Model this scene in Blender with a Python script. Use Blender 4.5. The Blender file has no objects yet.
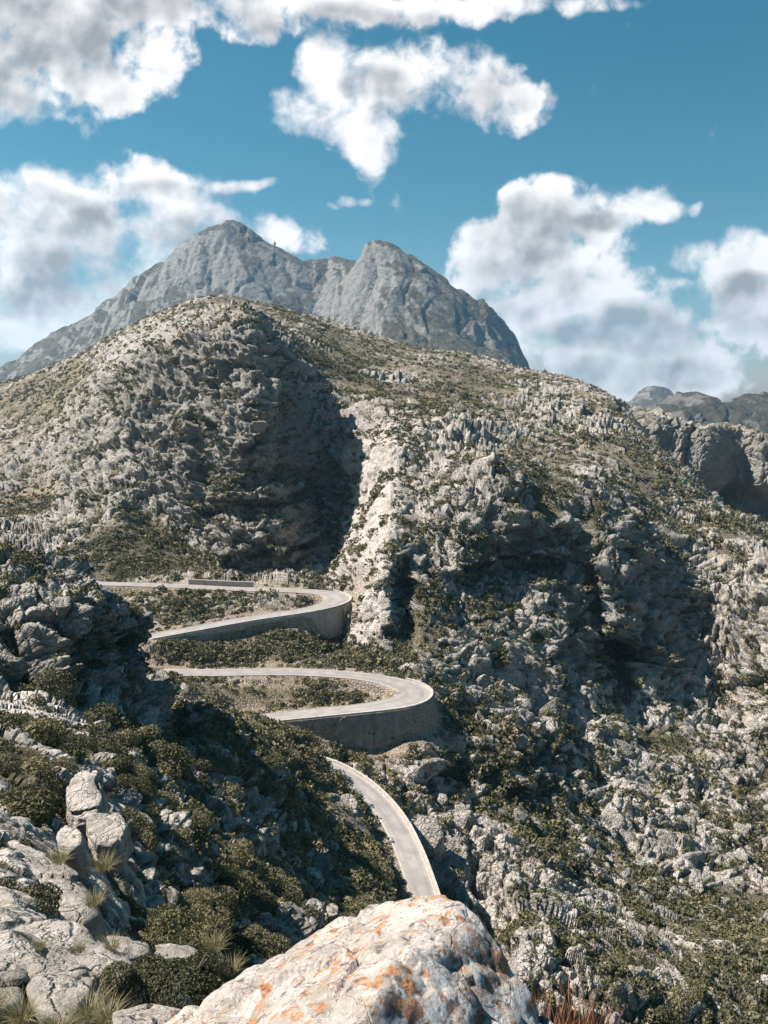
import bpy, bmesh, math, time
import numpy as np
from concurrent.futures import ThreadPoolExecutor
from mathutils import Vector, Matrix
T0 = time.time()
C = bpy.context.scene
R = math.radians
rng = np.random.default_rng(11)

# ------------------------------------------------------------------ camera
F = 804.0                      # focal length in picture rows
PITCH = R(7.93)
cam_d = bpy.data.cameras.new('camera'); cam = bpy.data.objects.new('camera', cam_d)
C.collection.objects.link(cam); C.camera = cam
cam_d.sensor_fit = 'VERTICAL'; cam_d.sensor_height = 36; cam_d.lens = 36 * F / 1024
cam_d.clip_start = 0.05; cam_d.clip_end = 60000
cam.location = (0, 0, 0); cam.rotation_euler = (R(90) - PITCH, 0, 0)

# ------------------------------------------------------------------ light
SUN_AZ, SUN_EL = R(-84), R(50)           # azimuth clockwise from +Y
sun_dir = Vector((math.sin(SUN_AZ) * math.cos(SUN_EL), math.cos(SUN_AZ) * math.cos(SUN_EL), math.sin(SUN_EL)))
sl = bpy.data.lights.new('sun', 'SUN'); sl.energy = 5.0; sl.angle = R(0.5); sl.color = (1, .93, .86)
so = bpy.data.objects.new('sun', sl); C.collection.objects.link(so)
so.rotation_euler = sun_dir.to_track_quat('Z', 'Y').to_euler(); so.location = (-50, 0, 80)
C.view_settings.view_transform = 'Standard'; C.view_settings.look = 'None'
C.view_settings.exposure = 1.2; C.view_settings.gamma = 1; C.view_settings.use_curve_mapping = False
C.render.film_transparent = False
C.cycles.use_denoising = True
C.cycles.max_bounces = 6; C.cycles.diffuse_bounces = 3; C.cycles.transparent_max_bounces = 6
C.cycles.volume_bounces = 0

# pixel ray -> tangents.  u = X/Y, e = Z/Y
def ray(px, py):
    a = (px - 384) / F; b = (512 - py) / F
    yy = math.cos(PITCH) + b * math.sin(PITCH)
    return a / yy, (b * math.cos(PITCH) - math.sin(PITCH)) / yy
def at(px, py, d):
    u, e = ray(px, py)
    return Vector((u * d, d, e * d))

# ------------------------------------------------------------------ node helper
class NT:
    def __init__(self, tree):
        self.t = tree; self.n = tree.nodes; self.l = tree.links
    def node(self, typ, **kw):
        n = self.n.new(typ)
        for k, v in kw.items(): setattr(n, k, v)
        return n
    def put(self, sock, v):
        if v is None: return
        if isinstance(v, bpy.types.NodeSocket): self.l.new(v, sock)
        else: sock.default_value = v
    def math(self, op, a, b=None, c=None, clamp=False):
        n = self.node('ShaderNodeMath', operation=op, use_clamp=clamp)
        self.put(n.inputs[0], a); self.put(n.inputs[1], b); self.put(n.inputs[2], c)
        return n.outputs[0]
    def vmath(self, op, a, b=None, c=None, scale=None):
        n = self.node('ShaderNodeVectorMath', operation=op)
        self.put(n.inputs[0], a); self.put(n.inputs[1], b); self.put(n.inputs[2], c)
        if scale is not None: self.put(n.inputs['Scale'], scale)
        return n.outputs['Value'] if op in ('DOT_PRODUCT', 'LENGTH', 'DISTANCE') else n.outputs[0]
    def noise(self, vec, scale, detail=4, rough=.55, dist=0, dim='3D', lac=2.0):
        n = self.node('ShaderNodeTexNoise', noise_dimensions=dim)
        self.put(n.inputs['Vector'], vec)
        for k, v in (('Scale', scale), ('Detail', detail), ('Roughness', rough), ('Distortion', dist), ('Lacunarity', lac)): self.put(n.inputs[k], v)
        return n.outputs[0]
    def voro(self, vec, scale, feature='F1', out='Distance', rnd=1.0):
        n = self.node('ShaderNodeTexVoronoi', feature=feature)
        self.put(n.inputs['Vector'], vec); self.put(n.inputs['Scale'], scale); self.put(n.inputs['Randomness'], rnd)
        return n.outputs[out]
    def ramp(self, v, a, b, to0=0.0, to1=1.0, smooth=True):
        n = self.node('ShaderNodeMapRange', interpolation_type='SMOOTHSTEP' if smooth else 'LINEAR')
        self.put(n.inputs[0], v); self.put(n.inputs[1], a); self.put(n.inputs[2], b); self.put(n.inputs[3], to0); self.put(n.inputs[4], to1)
        return n.outputs[0]
    def mix(self, f, a, b, mode='MIX'):
        n = self.node('ShaderNodeMix', data_type='RGBA', blend_type=mode)
        self.put(n.inputs[0], f)
        self.put(n.inputs[6], a if isinstance(a, bpy.types.NodeSocket) else (*a, 1))
        self.put(n.inputs[7], b if isinstance(b, bpy.types.NodeSocket) else (*b, 1))
        return n.outputs[2]
    def fmix(self, f, a, b):
        n = self.node('ShaderNodeMix', data_type='FLOAT')
        self.put(n.inputs[0], f); self.put(n.inputs[2], a); self.put(n.inputs[3], b)
        return n.outputs[0]
    def attr(self, name):
        return self.node('ShaderNodeAttribute', attribute_name=name).outputs['Fac']

def new_mat(name):
    m = bpy.data.materials.new(name); m.use_nodes = True; m.node_tree.nodes.clear()
    N = NT(m.node_tree); out = N.node('ShaderNodeOutputMaterial'); b = N.node('ShaderNodeBsdfPrincipled')
    N.l.new(b.outputs[0], out.inputs[0]); b.inputs['Specular IOR Level'].default_value = .25
    b.inputs['Roughness'].default_value = .9
    return m, N, b
def bump(N, b, h, dist, strength=1.0, prev=None):
    n = N.node('ShaderNodeBump'); N.put(n.inputs['Strength'], strength); N.put(n.inputs['Distance'], dist); N.put(n.inputs['Height'], h)
    if prev is not None: N.l.new(prev, n.inputs['Normal'])
    N.l.new(n.outputs[0], b.inputs['Normal']); return n.outputs[0]

# ------------------------------------------------------------------ sky with clouds
def build_sky():
    w = bpy.data.worlds.new('World'); C.world = w; w.use_nodes = True
    w.node_tree.nodes.clear(); N = NT(w.node_tree)
    out = N.node('ShaderNodeOutputWorld'); bg = N.node('ShaderNodeBackground'); N.l.new(bg.outputs[0], out.inputs[0])
    sky = N.node('ShaderNodeTexSky', sky_type='NISHITA', sun_disc=False, sun_elevation=SUN_EL, sun_rotation=SUN_AZ)
    sky.altitude = 400; sky.air_density = 1.0; sky.dust_density = .6; sky.ozone_density = 1.0
    # cloud positions on the dome: tangents (X/Y, Z/Y) of the direction
    d = N.node('ShaderNodeTexCoord').outputs['Generated']
    sep = N.node('ShaderNodeSeparateXYZ'); N.l.new(d, sep.inputs[0])
    ay = N.math('MAXIMUM', N.math('ABSOLUTE', sep.outputs[1]), .02)
    tx = N.math('DIVIDE', sep.outputs[0], ay); tz = N.math('DIVIDE', sep.outputs[2], ay)
    cmb = N.node('ShaderNodeCombineXYZ'); N.l.new(tx, cmb.inputs[0]); N.l.new(tz, cmb.inputs[1]); P = cmb.outputs[0]
    def make_field(blobs):
        g = bpy.data.node_groups.new('cloud_field', 'ShaderNodeTree')
        g.interface.new_socket('P', in_out='INPUT', socket_type='NodeSocketVector')
        g.interface.new_socket('D', in_out='OUTPUT', socket_type='NodeSocketFloat')
        G = NT(g); gi = G.node('NodeGroupInput'); go = G.node('NodeGroupOutput'); p = gi.outputs[0]
        wv = G.node('ShaderNodeTexNoise', noise_dimensions='2D'); G.put(wv.inputs['Vector'], p); G.put(wv.inputs['Scale'], 7.0); G.put(wv.inputs['Detail'], 3.0)
        wq = G.vmath('MULTIPLY_ADD', wv.outputs['Color'], (.075, .055, 0), (-.0375, -.0275, 0))
        q = G.vmath('ADD', p, wq)
        acc = None
        for (cx, cy, rx, ry, *w_) in blobs:
            u, e = ray(cx, cy); ax, az = rx / F, ry / F * 1.03
            v = G.vmath('MULTIPLY_ADD', q, (1 / ax, 1 / az, 0), (-u / ax, -e / az, 0))
            r2 = G.vmath('DOT_PRODUCT', v, v)
            if w_: r2 = G.math('ADD', r2, w_[0])
            acc = r2 if acc is None else G.math('SMOOTH_MIN', acc, r2, .8)
        den = G.math('SUBTRACT', 1.0, acc); den = G.math('MAXIMUM', den, -1.6)
        G.l.new(den, go.inputs[0])
        return g
    fields = {'all': make_field(CLOUDS), 'grey': make_field([(a_, b_, c_ * 1.25, d_ * 1.3) for a_, b_, c_, d_ in HEARTS])}
    def field(vec, which='all'):
        n = N.node('ShaderNodeGroup'); n.node_tree = fields[which]; N.put(n.inputs[0], vec); return n.outputs[0]
    wn = N.node('ShaderNodeTexNoise', noise_dimensions='2D'); N.put(wn.inputs['Vector'], P); N.put(wn.inputs['Scale'], 14.0); N.put(wn.inputs['Detail'], 4.0)
    wob = N.vmath('SCALE', wn.outputs['Color'], scale=.035)
    def puff(vec):
        n1 = N.noise(vec, 9.0, 10, .60, 0, '2D')
        def cell(sc, det):
            v = N.node('ShaderNodeTexVoronoi', feature='SMOOTH_F1', voronoi_dimensions='2D')
            N.put(v.inputs['Vector'], N.vmath('ADD', vec, wob)); v.inputs['Scale'].default_value = sc; v.inputs['Smoothness'].default_value = .35
            return N.math('SUBTRACT', .9, v.outputs['Distance'])
        return N.math('ADD', N.math('MULTIPLY', n1, .70), N.math('ADD', N.math('MULTIPLY', cell(20., 0), .16), N.math('MULTIPLY', cell(48., 0), .09)))
    base = field(P)
    n1 = puff(P)
    n2 = puff(N.vmath('ADD', P, (-.010, .014, 0)))
    D = N.math('ADD', N.math('MAXIMUM', base, -1.2), N.math('MULTIPLY', N.math('SUBTRACT', n1, .49), 5.0))
    D = N.math('ADD', D, .34)
    wisp = N.noise(P, 38.0, 5, .6, .4, '2D')
    Da = N.math('ADD', D, N.math('MULTIPLY', N.math('SUBTRACT', wisp, .5), 1.3))
    alpha = N.ramp(Da, -.1, N.ramp(N.noise(N.vmath('ADD', P, (8, 2, 0)), 4.0, 2, .5, 0, '2D'), .35, .65, .8, 1.5))
    # billows: brighter where the cloud surface turns up towards the sun, at two sizes
    rel = N.math('MULTIPLY', N.math('SUBTRACT', n1, n2), 2.6)
    m1_ = N.noise(P, 12.0, 3, .5, 0, '2D'); m2_ = N.noise(N.vmath('ADD', P, (-.022, .030, 0)), 12.0, 3, .5, 0, '2D')
    rel = N.math('ADD', rel, N.math('MULTIPLY', N.math('SUBTRACT', m1_, m2_), 1.5))
    low = N.noise(P, 7.0, 3, .5, 0, '2D')
    core = N.math('ADD', N.math('MAXIMUM', field(P, 'grey'), -1.6), N.math('ADD', N.math('MULTIPLY', N.math('SUBTRACT', low, .5), 1.6), N.math('MULTIPLY', N.math('SUBTRACT', n1, .49), 2.0)))
    thick = N.ramp(core, -1.5, 1.2)
    edge = N.ramp(D, -.1, 1.7)
    lum = N.math('SUBTRACT', 1.08, N.math('MULTIPLY', thick, N.math('ADD', N.math('MULTIPLY', edge, .50), .36)))
    lum = N.math('ADD', lum, N.math('MULTIPLY', rel, N.math('ADD', N.math('MULTIPLY', thick, .5), .45)))
    lum = N.math('MINIMUM', N.math('MAXIMUM', lum, .05), 1.10)
    ccol = N.mix(N.ramp(lum, .0, 1.0, 0, 1, False), CLOUD_DARK, CLOUD_LIT)
    hsv = N.node('ShaderNodeHueSaturation'); N.l.new(sky.outputs[0], hsv.inputs['Color'])
    hsv.inputs['Hue'].default_value = .468; hsv.inputs['Saturation'].default_value = 1.45; hsv.inputs['Value'].default_value = SKY_VAL
    col = N.mix(alpha, hsv.outputs[0], ccol)
    N.l.new(col, bg.inputs[0]); bg.inputs[1].default_value = .034
SKY_VAL = 1.12
CLOUD_LIT = (15.0, 14.5, 14.4); CLOUD_DARK = (4.3, 4.4, 4.5)
HEARTS = [(20,35,95,50),(95,60,45,34),(170,14,90,16),(30,90,50,20),(350,22,70,12),(255,40,30,10),(70,225,105,16),(150,235,60,16),(60,282,75,26),(30,200,30,8),(190,190,40,8),
 (385,78,20,12),(470,92,42,18),(430,105,30,12),(520,250,52,34),(480,262,30,26),(545,290,40,18),(600,225,24,8),(650,330,40,16),(720,318,50,16),(640,372,90,14),(755,300,22,12),(575,335,30,10)]
CLOUDS = [(40,32,122,62),(25,86,74,36),(150,8,130,26),(250,14,60,26),(345,4,130,18),(95,85,42,32),(480,2,120,14),
 (345,75,42,45),(400,75,62,40),(465,88,55,36),(375,135,26,32),(520,110,30,22),(300,112,32,18),
 (55,208,98,34),(150,188,80,26),(25,265,85,62),(130,245,95,44),(190,215,50,30),(225,182,48,9),(90,295,95,40),(0,330,50,30),
 (285,240,36,20,.1),(470,262,40,40),(560,205,52,34),(530,262,72,42),(540,305,50,30),(600,232,42,24),(640,205,36,22),(675,212,26,10),(706,212,10,7),
 (560,345,60,28),(622,335,72,42),(690,345,70,42),(735,290,38,36),(768,265,30,28),(745,335,60,36),(640,385,110,24),(680,292,22,9,.5),
 (710,140,11,26,.75),(386,210,8,18,.8),(345,204,24,9,.85),(85,262,60,20,.5),(600,372,100,36),(690,368,60,28),(60,315,70,30),(660,380,80,20)]
build_sky()

# ------------------------------------------------------------------ numpy noise
POOL = ThreadPoolExecutor(4)
def _h(i, j, k, seed):
    h = (i * np.int32(374761393) + j * np.int32(668265263) + k * np.int32(1274126177) + np.int32(seed * 362437 & 0x7fffffff))
    h = (h ^ ((h >> 13) & np.int32(0x7ffff))) * np.int32(1274126177)
    return h ^ ((h >> 16) & np.int32(0xffff))
_G = np.array([[1,1,0],[-1,1,0],[1,-1,0],[-1,-1,0],[1,0,1],[-1,0,1],[1,0,-1],[-1,0,-1],[0,1,1],[0,-1,1],[0,1,-1],[0,-1,-1],[1,1,0],[-1,1,0],[0,-1,1],[0,-1,-1]], np.float32)
def _perlin(x, y, z, seed):
    xi = np.floor(x); yi = np.floor(y); zi = np.floor(z)
    fx = x - xi; fy = y - yi; fz = z - zi
    xi = xi.astype(np.int32); yi = yi.astype(np.int32); zi = zi.astype(np.int32)
    s = lambda t: t * t * t * (t * (t * 6 - 15) + 10)
    sx, sy, sz = s(fx), s(fy), s(fz); acc = 0
    for a in (0, 1):
        wx = sx if a else 1 - sx
        for b in (0, 1):
            wy = sy if b else 1 - sy
            for c in (0, 1):
                wz = sz if c else 1 - sz
                g = _G[_h(xi + a, yi + b, zi + c, seed) & 15]
                acc = acc + wx * wy * wz * (g[:, 0] * (fx - a) + g[:, 1] * (fy - b) + g[:, 2] * (fz - c))
    return acc.astype(np.float32)
def _worley(x, y, z, seed):
    xi = np.floor(x); yi = np.floor(y); zi = np.floor(z)
    fx = x - xi; fy = y - yi; fz = z - zi
    xi = xi.astype(np.int32); yi = yi.astype(np.int32); zi = zi.astype(np.int32)
    f1 = np.full(x.shape, 9, np.float32); f2 = f1.copy(); idh = np.zeros(x.shape, np.int32); bx = f1.copy(); by = f1.copy(); bz = f1.copy()
    for a in (-1, 0, 1):
        for b in (-1, 0, 1):
            for c in (-1, 0, 1):
                h = _h(xi + a, yi + b, zi + c, seed)
                dx = a + (h & 1023) * np.float32(1 / 1024) - fx
                dy = b + ((h >> 10) & 1023) * np.float32(1 / 1024) - fy
                dz = c + ((h >> 20) & 1023) * np.float32(1 / 1024) - fz
                d = dx * dx + dy * dy + dz * dz
                m = d < f1
                f2 = np.where(m, f1, np.minimum(f2, d)); f1 = np.where(m, d, f1); idh = np.where(m, h, idh)
                bx = np.where(m, dx, bx); by = np.where(m, dy, by); bz = np.where(m, dz, bz)
    q = lambda s_: ((idh >> s_) & 127) / np.float32(63.5) - 1
    return np.sqrt(f1), np.sqrt(f2), ((idh >> 5) & 255) / np.float32(255), bx * q(3) + by * q(11) + bz * q(18)
def _par(fn, x, y, z, seed):
    n = x.size; k = 60000
    sl_ = [slice(i, min(i + k, n)) for i in range(0, n, k)]
    with np.errstate(over='ignore'):
        res = list(POOL.map(lambda s: _quiet(fn, x[s], y[s], z[s], seed), sl_))
    if isinstance(res[0], tuple): return tuple(np.concatenate([r[i] for r in res]) for i in range(len(res[0])))
    return np.concatenate(res)
def _quiet(fn, *a):
    with np.errstate(over='ignore'): return fn(*a)
def perlin(P, lam, seed, zs=1.0): 
    return _par(_perlin, (P[:, 0] / lam).astype(np.float32), (P[:, 1] / lam).astype(np.float32), (P[:, 2] / (lam * zs)).astype(np.float32), seed)
def worley(P, lam, seed, zs=1.0):
    return _par(_worley, (P[:, 0] / lam).astype(np.float32), (P[:, 1] / lam).astype(np.float32), (P[:, 2] / (lam * zs)).astype(np.float32), seed)
def fbm(P, lam, seed, octs=3, gain=.5, zs=1.0):
    return sum(perlin(P, lam / 2 ** i, seed + i, zs) * gain ** i for i in range(octs))
def ss(a, b, x):
    t = np.clip((x - a) / (b - a), 0, 1); return t * t * (3 - 2 * t)

# ------------------------------------------------------------------ terrain control surface (direction, log distance) -> elevation tangent
def tps_fit(pts, lam=1e-4):
    p = np.array([(u, v) for u, v, e in pts]); e = np.array([q[2] for q in pts])
    n = len(p); r2 = ((p[:, None] - p[None]) ** 2).sum(-1)
    K = r2 * np.log(r2 + 1e-12) + lam * np.eye(n)
    Pm = np.c_[np.ones(n), p]; A = np.zeros((n + 3, n + 3)); A[:n, :n] = K; A[:n, n:] = Pm; A[n:, :n] = Pm.T
    s = np.linalg.solve(A, np.r_[e, 0, 0, 0]); return p, s
def tps_eval(m, U, V):
    p, s = m; n = len(p)
    def f(c):
        u, v = c; r2 = (u[:, None] - p[None, :, 0]) ** 2 + (v[:, None] - p[None, :, 1]) ** 2
        return (r2 * np.log(r2 + 1e-12)) @ s[:n] + s[n] + s[n + 1] * u + s[n + 2] * v
    k = 8000; ch = [(U[i:i + k], V[i:i + k]) for i in range(0, U.size, k)]
    return np.concatenate(list(POOL.map(f, ch)))
VS = .42           # how strongly log distance counts against direction
def ctl(cols):
    out = []
    for px, prof in cols:
        for q in prof:
            if len(q) == 2: u, e = ray(px, q[1]); d = q[0]
            else:
                u, _ = ray(px, 560); d = q[0]; e = q[2] / d
            out.append((u, math.log(d) * VS, e))
    return out
Z = 'z'
MAIN = [
 (-160, [(1.3,Z,-2.2),(3,Z,-3.6),(6,Z,-5.2),(12,Z,-7.5),(30,Z,-13),(60,Z,-22),(80,Z,-24),(100,Z,-16),(130,Z,-26),(170,Z,-52),(250,Z,-56),(330,500),(480,450),(650,420),(900,385),(1150,Z,-10),(1400,Z,-60)]),
 (0, [(1.3,Z,-2.1),(2.5,Z,-3.0),(4.5,1040),(7,915),(11,838),(17,800),(30,748),(58,722),(74,700),(86,682),(92,636),(100,582),(112,Z,-26),(130,Z,-40),(165,Z,-58),(235,Z,-64),(275,Z,-62),(320,548),(420,500),(520,455),(650,420),(900,383),(1100,Z,0),(1400,Z,-60)]),
 (60, [(1.3,Z,-2.1),(5,1035),(8,930),(12,872),(18,828),(27,790),(40,758),(60,735),(78,716),(90,700),(95,664),(99,612),(104,577),(116,Z,-26),(135,Z,-42),(170,Z,-60),(235,Z,-64),(275,577),(320,548),(400,505),(470,455),(560,410),(850,362),(1050,Z,15),(1400,Z,-60)]),
 (110, [(1.3,Z,-2),(6,1030),(10,950),(16,890),(26,845),(40,805),(60,770),(80,745),(92,725),(99,708),(103,676),(108,648),(120,Z,-36),(140,Z,-52),(175,Z,-63),(214,Z,-66),(262,586),(290,566),(325,540),(355,500),(400,440),(440,390),(560,368),(820,342),(1050,Z,20),(1400,Z,-60)]),
 (150, [(1.3,Z,-1.9),(2.9,Z,-2.7),(4.5,Z,-5.5),(8,1040),(14,960),(24,900),(40,860),(60,815),(80,775),(96,740),(108,745),(116,728),(130,Z,-60),(155,Z,-63),(180,Z,-68),(200,652),(216,639),(235,610),(258,588),(290,570),(330,546),(366,490),(384,430),(404,366),(448,358),(560,345),(810,320),(1050,Z,25),(1400,Z,-60)]),
 (200, [(1.3,Z,-1.9),(2.9,Z,-2.7),(4.5,Z,-5.5),(10,1040),(20,980),(35,930),(55,880),(80,820),(100,775),(120,728),(135,704),(150,Z,-66),(175,Z,-70),(198,674),(212,650),(224,632),(240,606),(254,588),(285,580),(333,556),(354,500),(367,420),(388,345),(440,333),(560,322),(800,303),(1050,Z,30),(1400,Z,-60)]),
 (260, [(1.3,Z,-1.9),(2.9,Z,-2.7),(4.5,Z,-5.5),(15,1040),(30,970),(55,930),(80,880),(105,820),(125,770),(145,732),(159,717),(166,Z,-71),(182,718),(190,700),(202,674),(212,660),(226,632),(240,605),(254,590),(285,580),(326,562),(341,490),(354,410),(372,342),(440,331),(560,320),(790,308),(1050,Z,30),(1400,Z,-60)]),
 (300, [(1.3,Z,-1.9),(2.9,Z,-2.7),(4.5,Z,-5.5),(20,Z,-20),(45,Z,-42),(75,930),(100,870),(122,820),(142,772),(153,744),(160,740),(166,Z,-78),(174,Z,-79),(183,717),(192,695),(202,674),(212,662),(228,632),(240,610),(254,592),(285,582),(330,562),(365,500),(400,435),(450,360),(560,330),(780,318),(1050,Z,25),(1400,Z,-60)]),
 (345, [(1.3,Z,-1.9),(2.9,Z,-2.7),(4.5,Z,-5.5),(20,Z,-22),(50,Z,-48),(85,935),(108,890),(128,840),(144,797),(153,778),(160,Z,-78),(178,Z,-83),(185,714),(194,697),(203,675),(214,660),(232,650),(246,604),(258,594),(290,582),(335,560),(355,520),(390,450),(440,395),(560,350),(770,328),(1050,Z,20),(1400,Z,-60)]),
 (380, [(1.3,Z,-1.9),(2.9,Z,-2.7),(4.5,Z,-5.5),(50,Z,-50),(90,935),(112,895),(135,Z,-79),(150,801),(160,Z,-82),(172,Z,-85),(186,Z,-80),(196,697),(203,681),(212,665),(225,620),(240,575),(262,540),(300,500),(350,450),(420,405),(560,365),(760,340),(1050,Z,20),(1400,Z,-60)]),
 (420, [(1.3,Z,-1.9),(2.9,Z,-2.7),(4.5,Z,-5.5),(50,Z,-52),(90,Z,-74),(115,Z,-80),(132,865),(140,Z,-86),(152,850),(168,800),(184,735),(194,700),(206,672),(222,640),(238,605),(250,580),(275,545),(310,500),(350,455),(410,415),(560,372),(750,350),(1050,Z,20),(1400,Z,-60)]),
 (460, [(1.3,Z,-1.9),(2.9,Z,-2.7),(4.5,Z,-5.5),(50,Z,-56),(90,Z,-82),(118,Z,-96),(145,890),(165,830),(184,770),(200,715),(214,680),(234,640),(262,595),(270,562),(282,520),(300,485),(340,460),(400,428),(540,385),(740,355),(1050,Z,20),(1400,Z,-60)]),
 (510, [(1.3,Z,-2),(2.9,Z,-3.4),(50,Z,-62),(90,Z,-92),(115,975),(140,905),(162,845),(184,795),(196,745),(210,715),(232,672),(254,630),(276,590),(284,560),(292,515),(304,480),(340,462),(400,440),(520,400),(705,367),(1000,Z,10),(1400,Z,-60)]),
 (565, [(1.3,Z,-2),(2.9,Z,-3.4),(50,Z,-66),(90,Z,-100),(112,1000),(140,920),(168,855),(194,800),(216,750),(236,715),(255,680),(268,640),(280,590),(290,545),(305,505),(340,478),(400,450),(500,415),(660,380),(900,Z,5),(1400,Z,-60)]),
 (615, [(1.3,Z,-2),(2.9,Z,-3.4),(50,Z,-68),(90,Z,-105),(110,1020),(140,935),(170,875),(200,815),(224,765),(246,725),(272,688),(278,640),(286,590),(300,545),(330,505),(380,470),(450,435),(560,404),(640,Z,-8),(800,Z,-20),(1400,Z,-60)]),
 (680, [(1.3,Z,-2),(2.9,Z,-3.4),(50,Z,-70),(90,Z,-108),(115,1030),(150,935),(180,875),(215,805),(245,755),(275,708),(296,665),(308,620),(322,570),(345,535),(380,505),(425,478),(470,Z,-42),(540,Z,-70),(640,Z,-90),(800,Z,-100),(1000,Z,-100),(1400,Z,-80)]),
 (725, [(1.3,Z,-2),(2.9,Z,-3.4),(50,Z,-72),(90,Z,-110),(118,1030),(155,930),(190,860),(225,795),(258,745),(282,700),(298,650),(311,605),(328,565),(352,530),(400,Z,-56),(450,Z,-72),(590,Z,-92),(800,Z,-100),(1000,Z,-100),(1400,Z,-80)]),
 (775, [(1.3,Z,-2),(2.9,Z,-3.4),(50,Z,-74),(90,Z,-112),(120,1030),(158,930),(195,855),(230,790),(262,740),(272,690),(287,640),(302,595),(318,560),(342,Z,-62),(450,Z,-80),(575,Z,-94),(800,Z,-100),(1000,Z,-100),(1400,Z,-80)]),
 (930, [(1.3,Z,-2),(2.9,Z,-3.4),(50,Z,-76),(90,Z,-114),(125,1030),(165,930),(205,850),(240,790),(275,735),(280,680),(305,620),(325,570),(350,Z,-64),(450,Z,-80),(575,Z,-94),(800,Z,-100),(1000,Z,-100),(1400,Z,-80)]),
]
ROAD_PTS = [(40,578,-58.0),(95,583,-59),(140,584.5,-59.6),(180,586,-60),(230,588.5,-60.6),(280,590,-61.1),(312,591.5,-61.5),(330,594,-61.8),(338,599,-62.1),(328,605,-62.4),(303,611,-62.7),(250,619,-63.3),(200,628,-64),(150,637,-65),(120,641.5,-65.6),(75,646,-66.6),(48,655,-67.6),(60,667,-68.4),(110,671,-69),(200,672.5,-70),(250,672,-70.6),(300,672,-71),(350,675,-71.4),(385,680,-71.9),(408,687,-72.3),(415,694,-72.6),(405,701,-72.9),(375,707,-73.3),(325,712.5,-73.9),(280,717,-74.4),(240,723,-75),(215,734,-75.6),(235,748,-76.2),(280,757,-76.8),(320,764,-77.4),(350,778,-78),(374,797,-78.8),(394,822,-79.6),(408,850,-80.5),(419,880,-81.3),(428,910,-82.2),(436,945,-83.2),(446,1000,-84.5)]
def road_line():
    P = []
    for px, py, z in ROAD_PTS:
        u, e = ray(px, py); d = z / e; P.append((u * d, d, z))
    P = np.array(P)
    # Catmull-Rom, then even resampling
    Q = []
    for i in range(len(P) - 1):
        a, b, c, d = P[max(i - 1, 0)], P[i], P[i + 1], P[min(i + 2, len(P) - 1)]
        for t in np.arange(0, 1, .05):
            Q.append(.5 * ((2 * b) + (-a + c) * t + (2 * a - 5 * b + 4 * c - d) * t * t + (-a + 3 * b - 3 * c + d) * t ** 3))
    Q = np.array(Q + [P[-1]])
    for _ in range(12): Q[1:-1] = (Q[:-2] + 2 * Q[1:-1] + Q[2:]) / 4
    s = np.r_[0, np.cumsum(np.linalg.norm(np.diff(Q[:, :2], axis=0), axis=1))]
    n = int(s[-1] / .8); t = np.linspace(0, s[-1], n)
    return np.c_[[np.interp(t, s, Q[:, k]) for k in range(3)]].T
ROAD = road_line()
_t = np.gradient(ROAD[:, :2], axis=0); _t /= np.linalg.norm(_t, axis=1)[:, None]
ROAD_N = np.c_[_t[:, 1], -_t[:, 0]]          # towards the right of the travel direction
def road_w(i):                                # half width: wider in the two hairpins
    x, y = ROAD[i, 0], ROAD[i, 1]
    h1 = np.exp(-((ROAD[i, :2] - H1) ** 2).sum(-1) / 10 ** 2); h2 = np.exp(-((ROAD[i, :2] - H2) ** 2).sum(-1) / 10 ** 2)
    return 2.6 + 1.3 * h1 + 1.5 * h2 - .45 * ss(175, 160, y)
H1 = np.array(at(338, 599, 1)[0:2]) * 0; H2 = H1.copy()
def _rp(px, py, z):
    u, e = ray(px, py); return np.array([u * z / e, z / e])
H1 = _rp(338, 599, -62.1); H2 = _rp(415, 694, -72.6)
RW = np.array([road_w(i) for i in range(len(ROAD))])

def road_dist(X, Y):
    """distance to the road line, its height there, side (+ right)"""
    n = X.size; D = np.full(n, 99., np.float32); ZR = np.zeros(n, np.float32); S = np.zeros(n, np.float32); W = np.full(n, 3, np.float32)
    m = (Y > ROAD[:, 1].min() - 30) & (Y < ROAD[:, 1].max() + 30) & (X > ROAD[:, 0].min() - 30) & (X < ROAD[:, 0].max() + 30)
    idx = np.where(m)[0]
    def f(ii):
        x = X[ii][:, None] - ROAD[None, :, 0]; y = Y[ii][:, None] - ROAD[None, :, 1]
        d2 = x * x + y * y; k = d2.argmin(1); a = np.arange(len(ii))
        return ii, np.sqrt(d2[a, k]), ROAD[k, 2], x[a, k] * ROAD_N[k, 0] + y[a, k] * ROAD_N[k, 1], RW[k]
    for ii, d, z, s, w in POOL.map(f, [idx[i:i + 4000] for i in range(0, len(idx), 4000)]):
        D[ii] = d; ZR[ii] = z; S[ii] = s; W[ii] = w
    return D, ZR, S, W

def grid_mesh(name, P, nc, nr, mat, attrs=None, flip=False, kind='structure'):
    me = bpy.data.meshes.new(name); n = nc * nr
    me.vertices.add(n); me.vertices.foreach_set('co', P.astype(np.float32).ravel())
    i = np.arange(nr - 1)[:, None] * nc + np.arange(nc - 1)[None]
    q = np.stack([i, i + 1, i + nc + 1, i + nc], -1).reshape(-1, 4)
    if flip: q = q[:, ::-1]
    me.loops.add(q.size); me.loops.foreach_set('vertex_index', q.ravel().astype(np.int32))
    me.polygons.add(len(q)); me.polygons.foreach_set('loop_start', np.arange(0, q.size, 4, dtype=np.int32))
    me.polygons.foreach_set('use_smooth', np.ones(len(q), bool))
    me.update(calc_edges=True)
    for k, v in (attrs or {}).items():
        a = me.attributes.new(k, 'FLOAT', 'POINT'); a.data.foreach_set('value', v.astype(np.float32))
    me.materials.append(mat)
    o = bpy.data.objects.new(name, me); C.collection.objects.link(o)
    if kind: o['kind'] = kind
    return o
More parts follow.
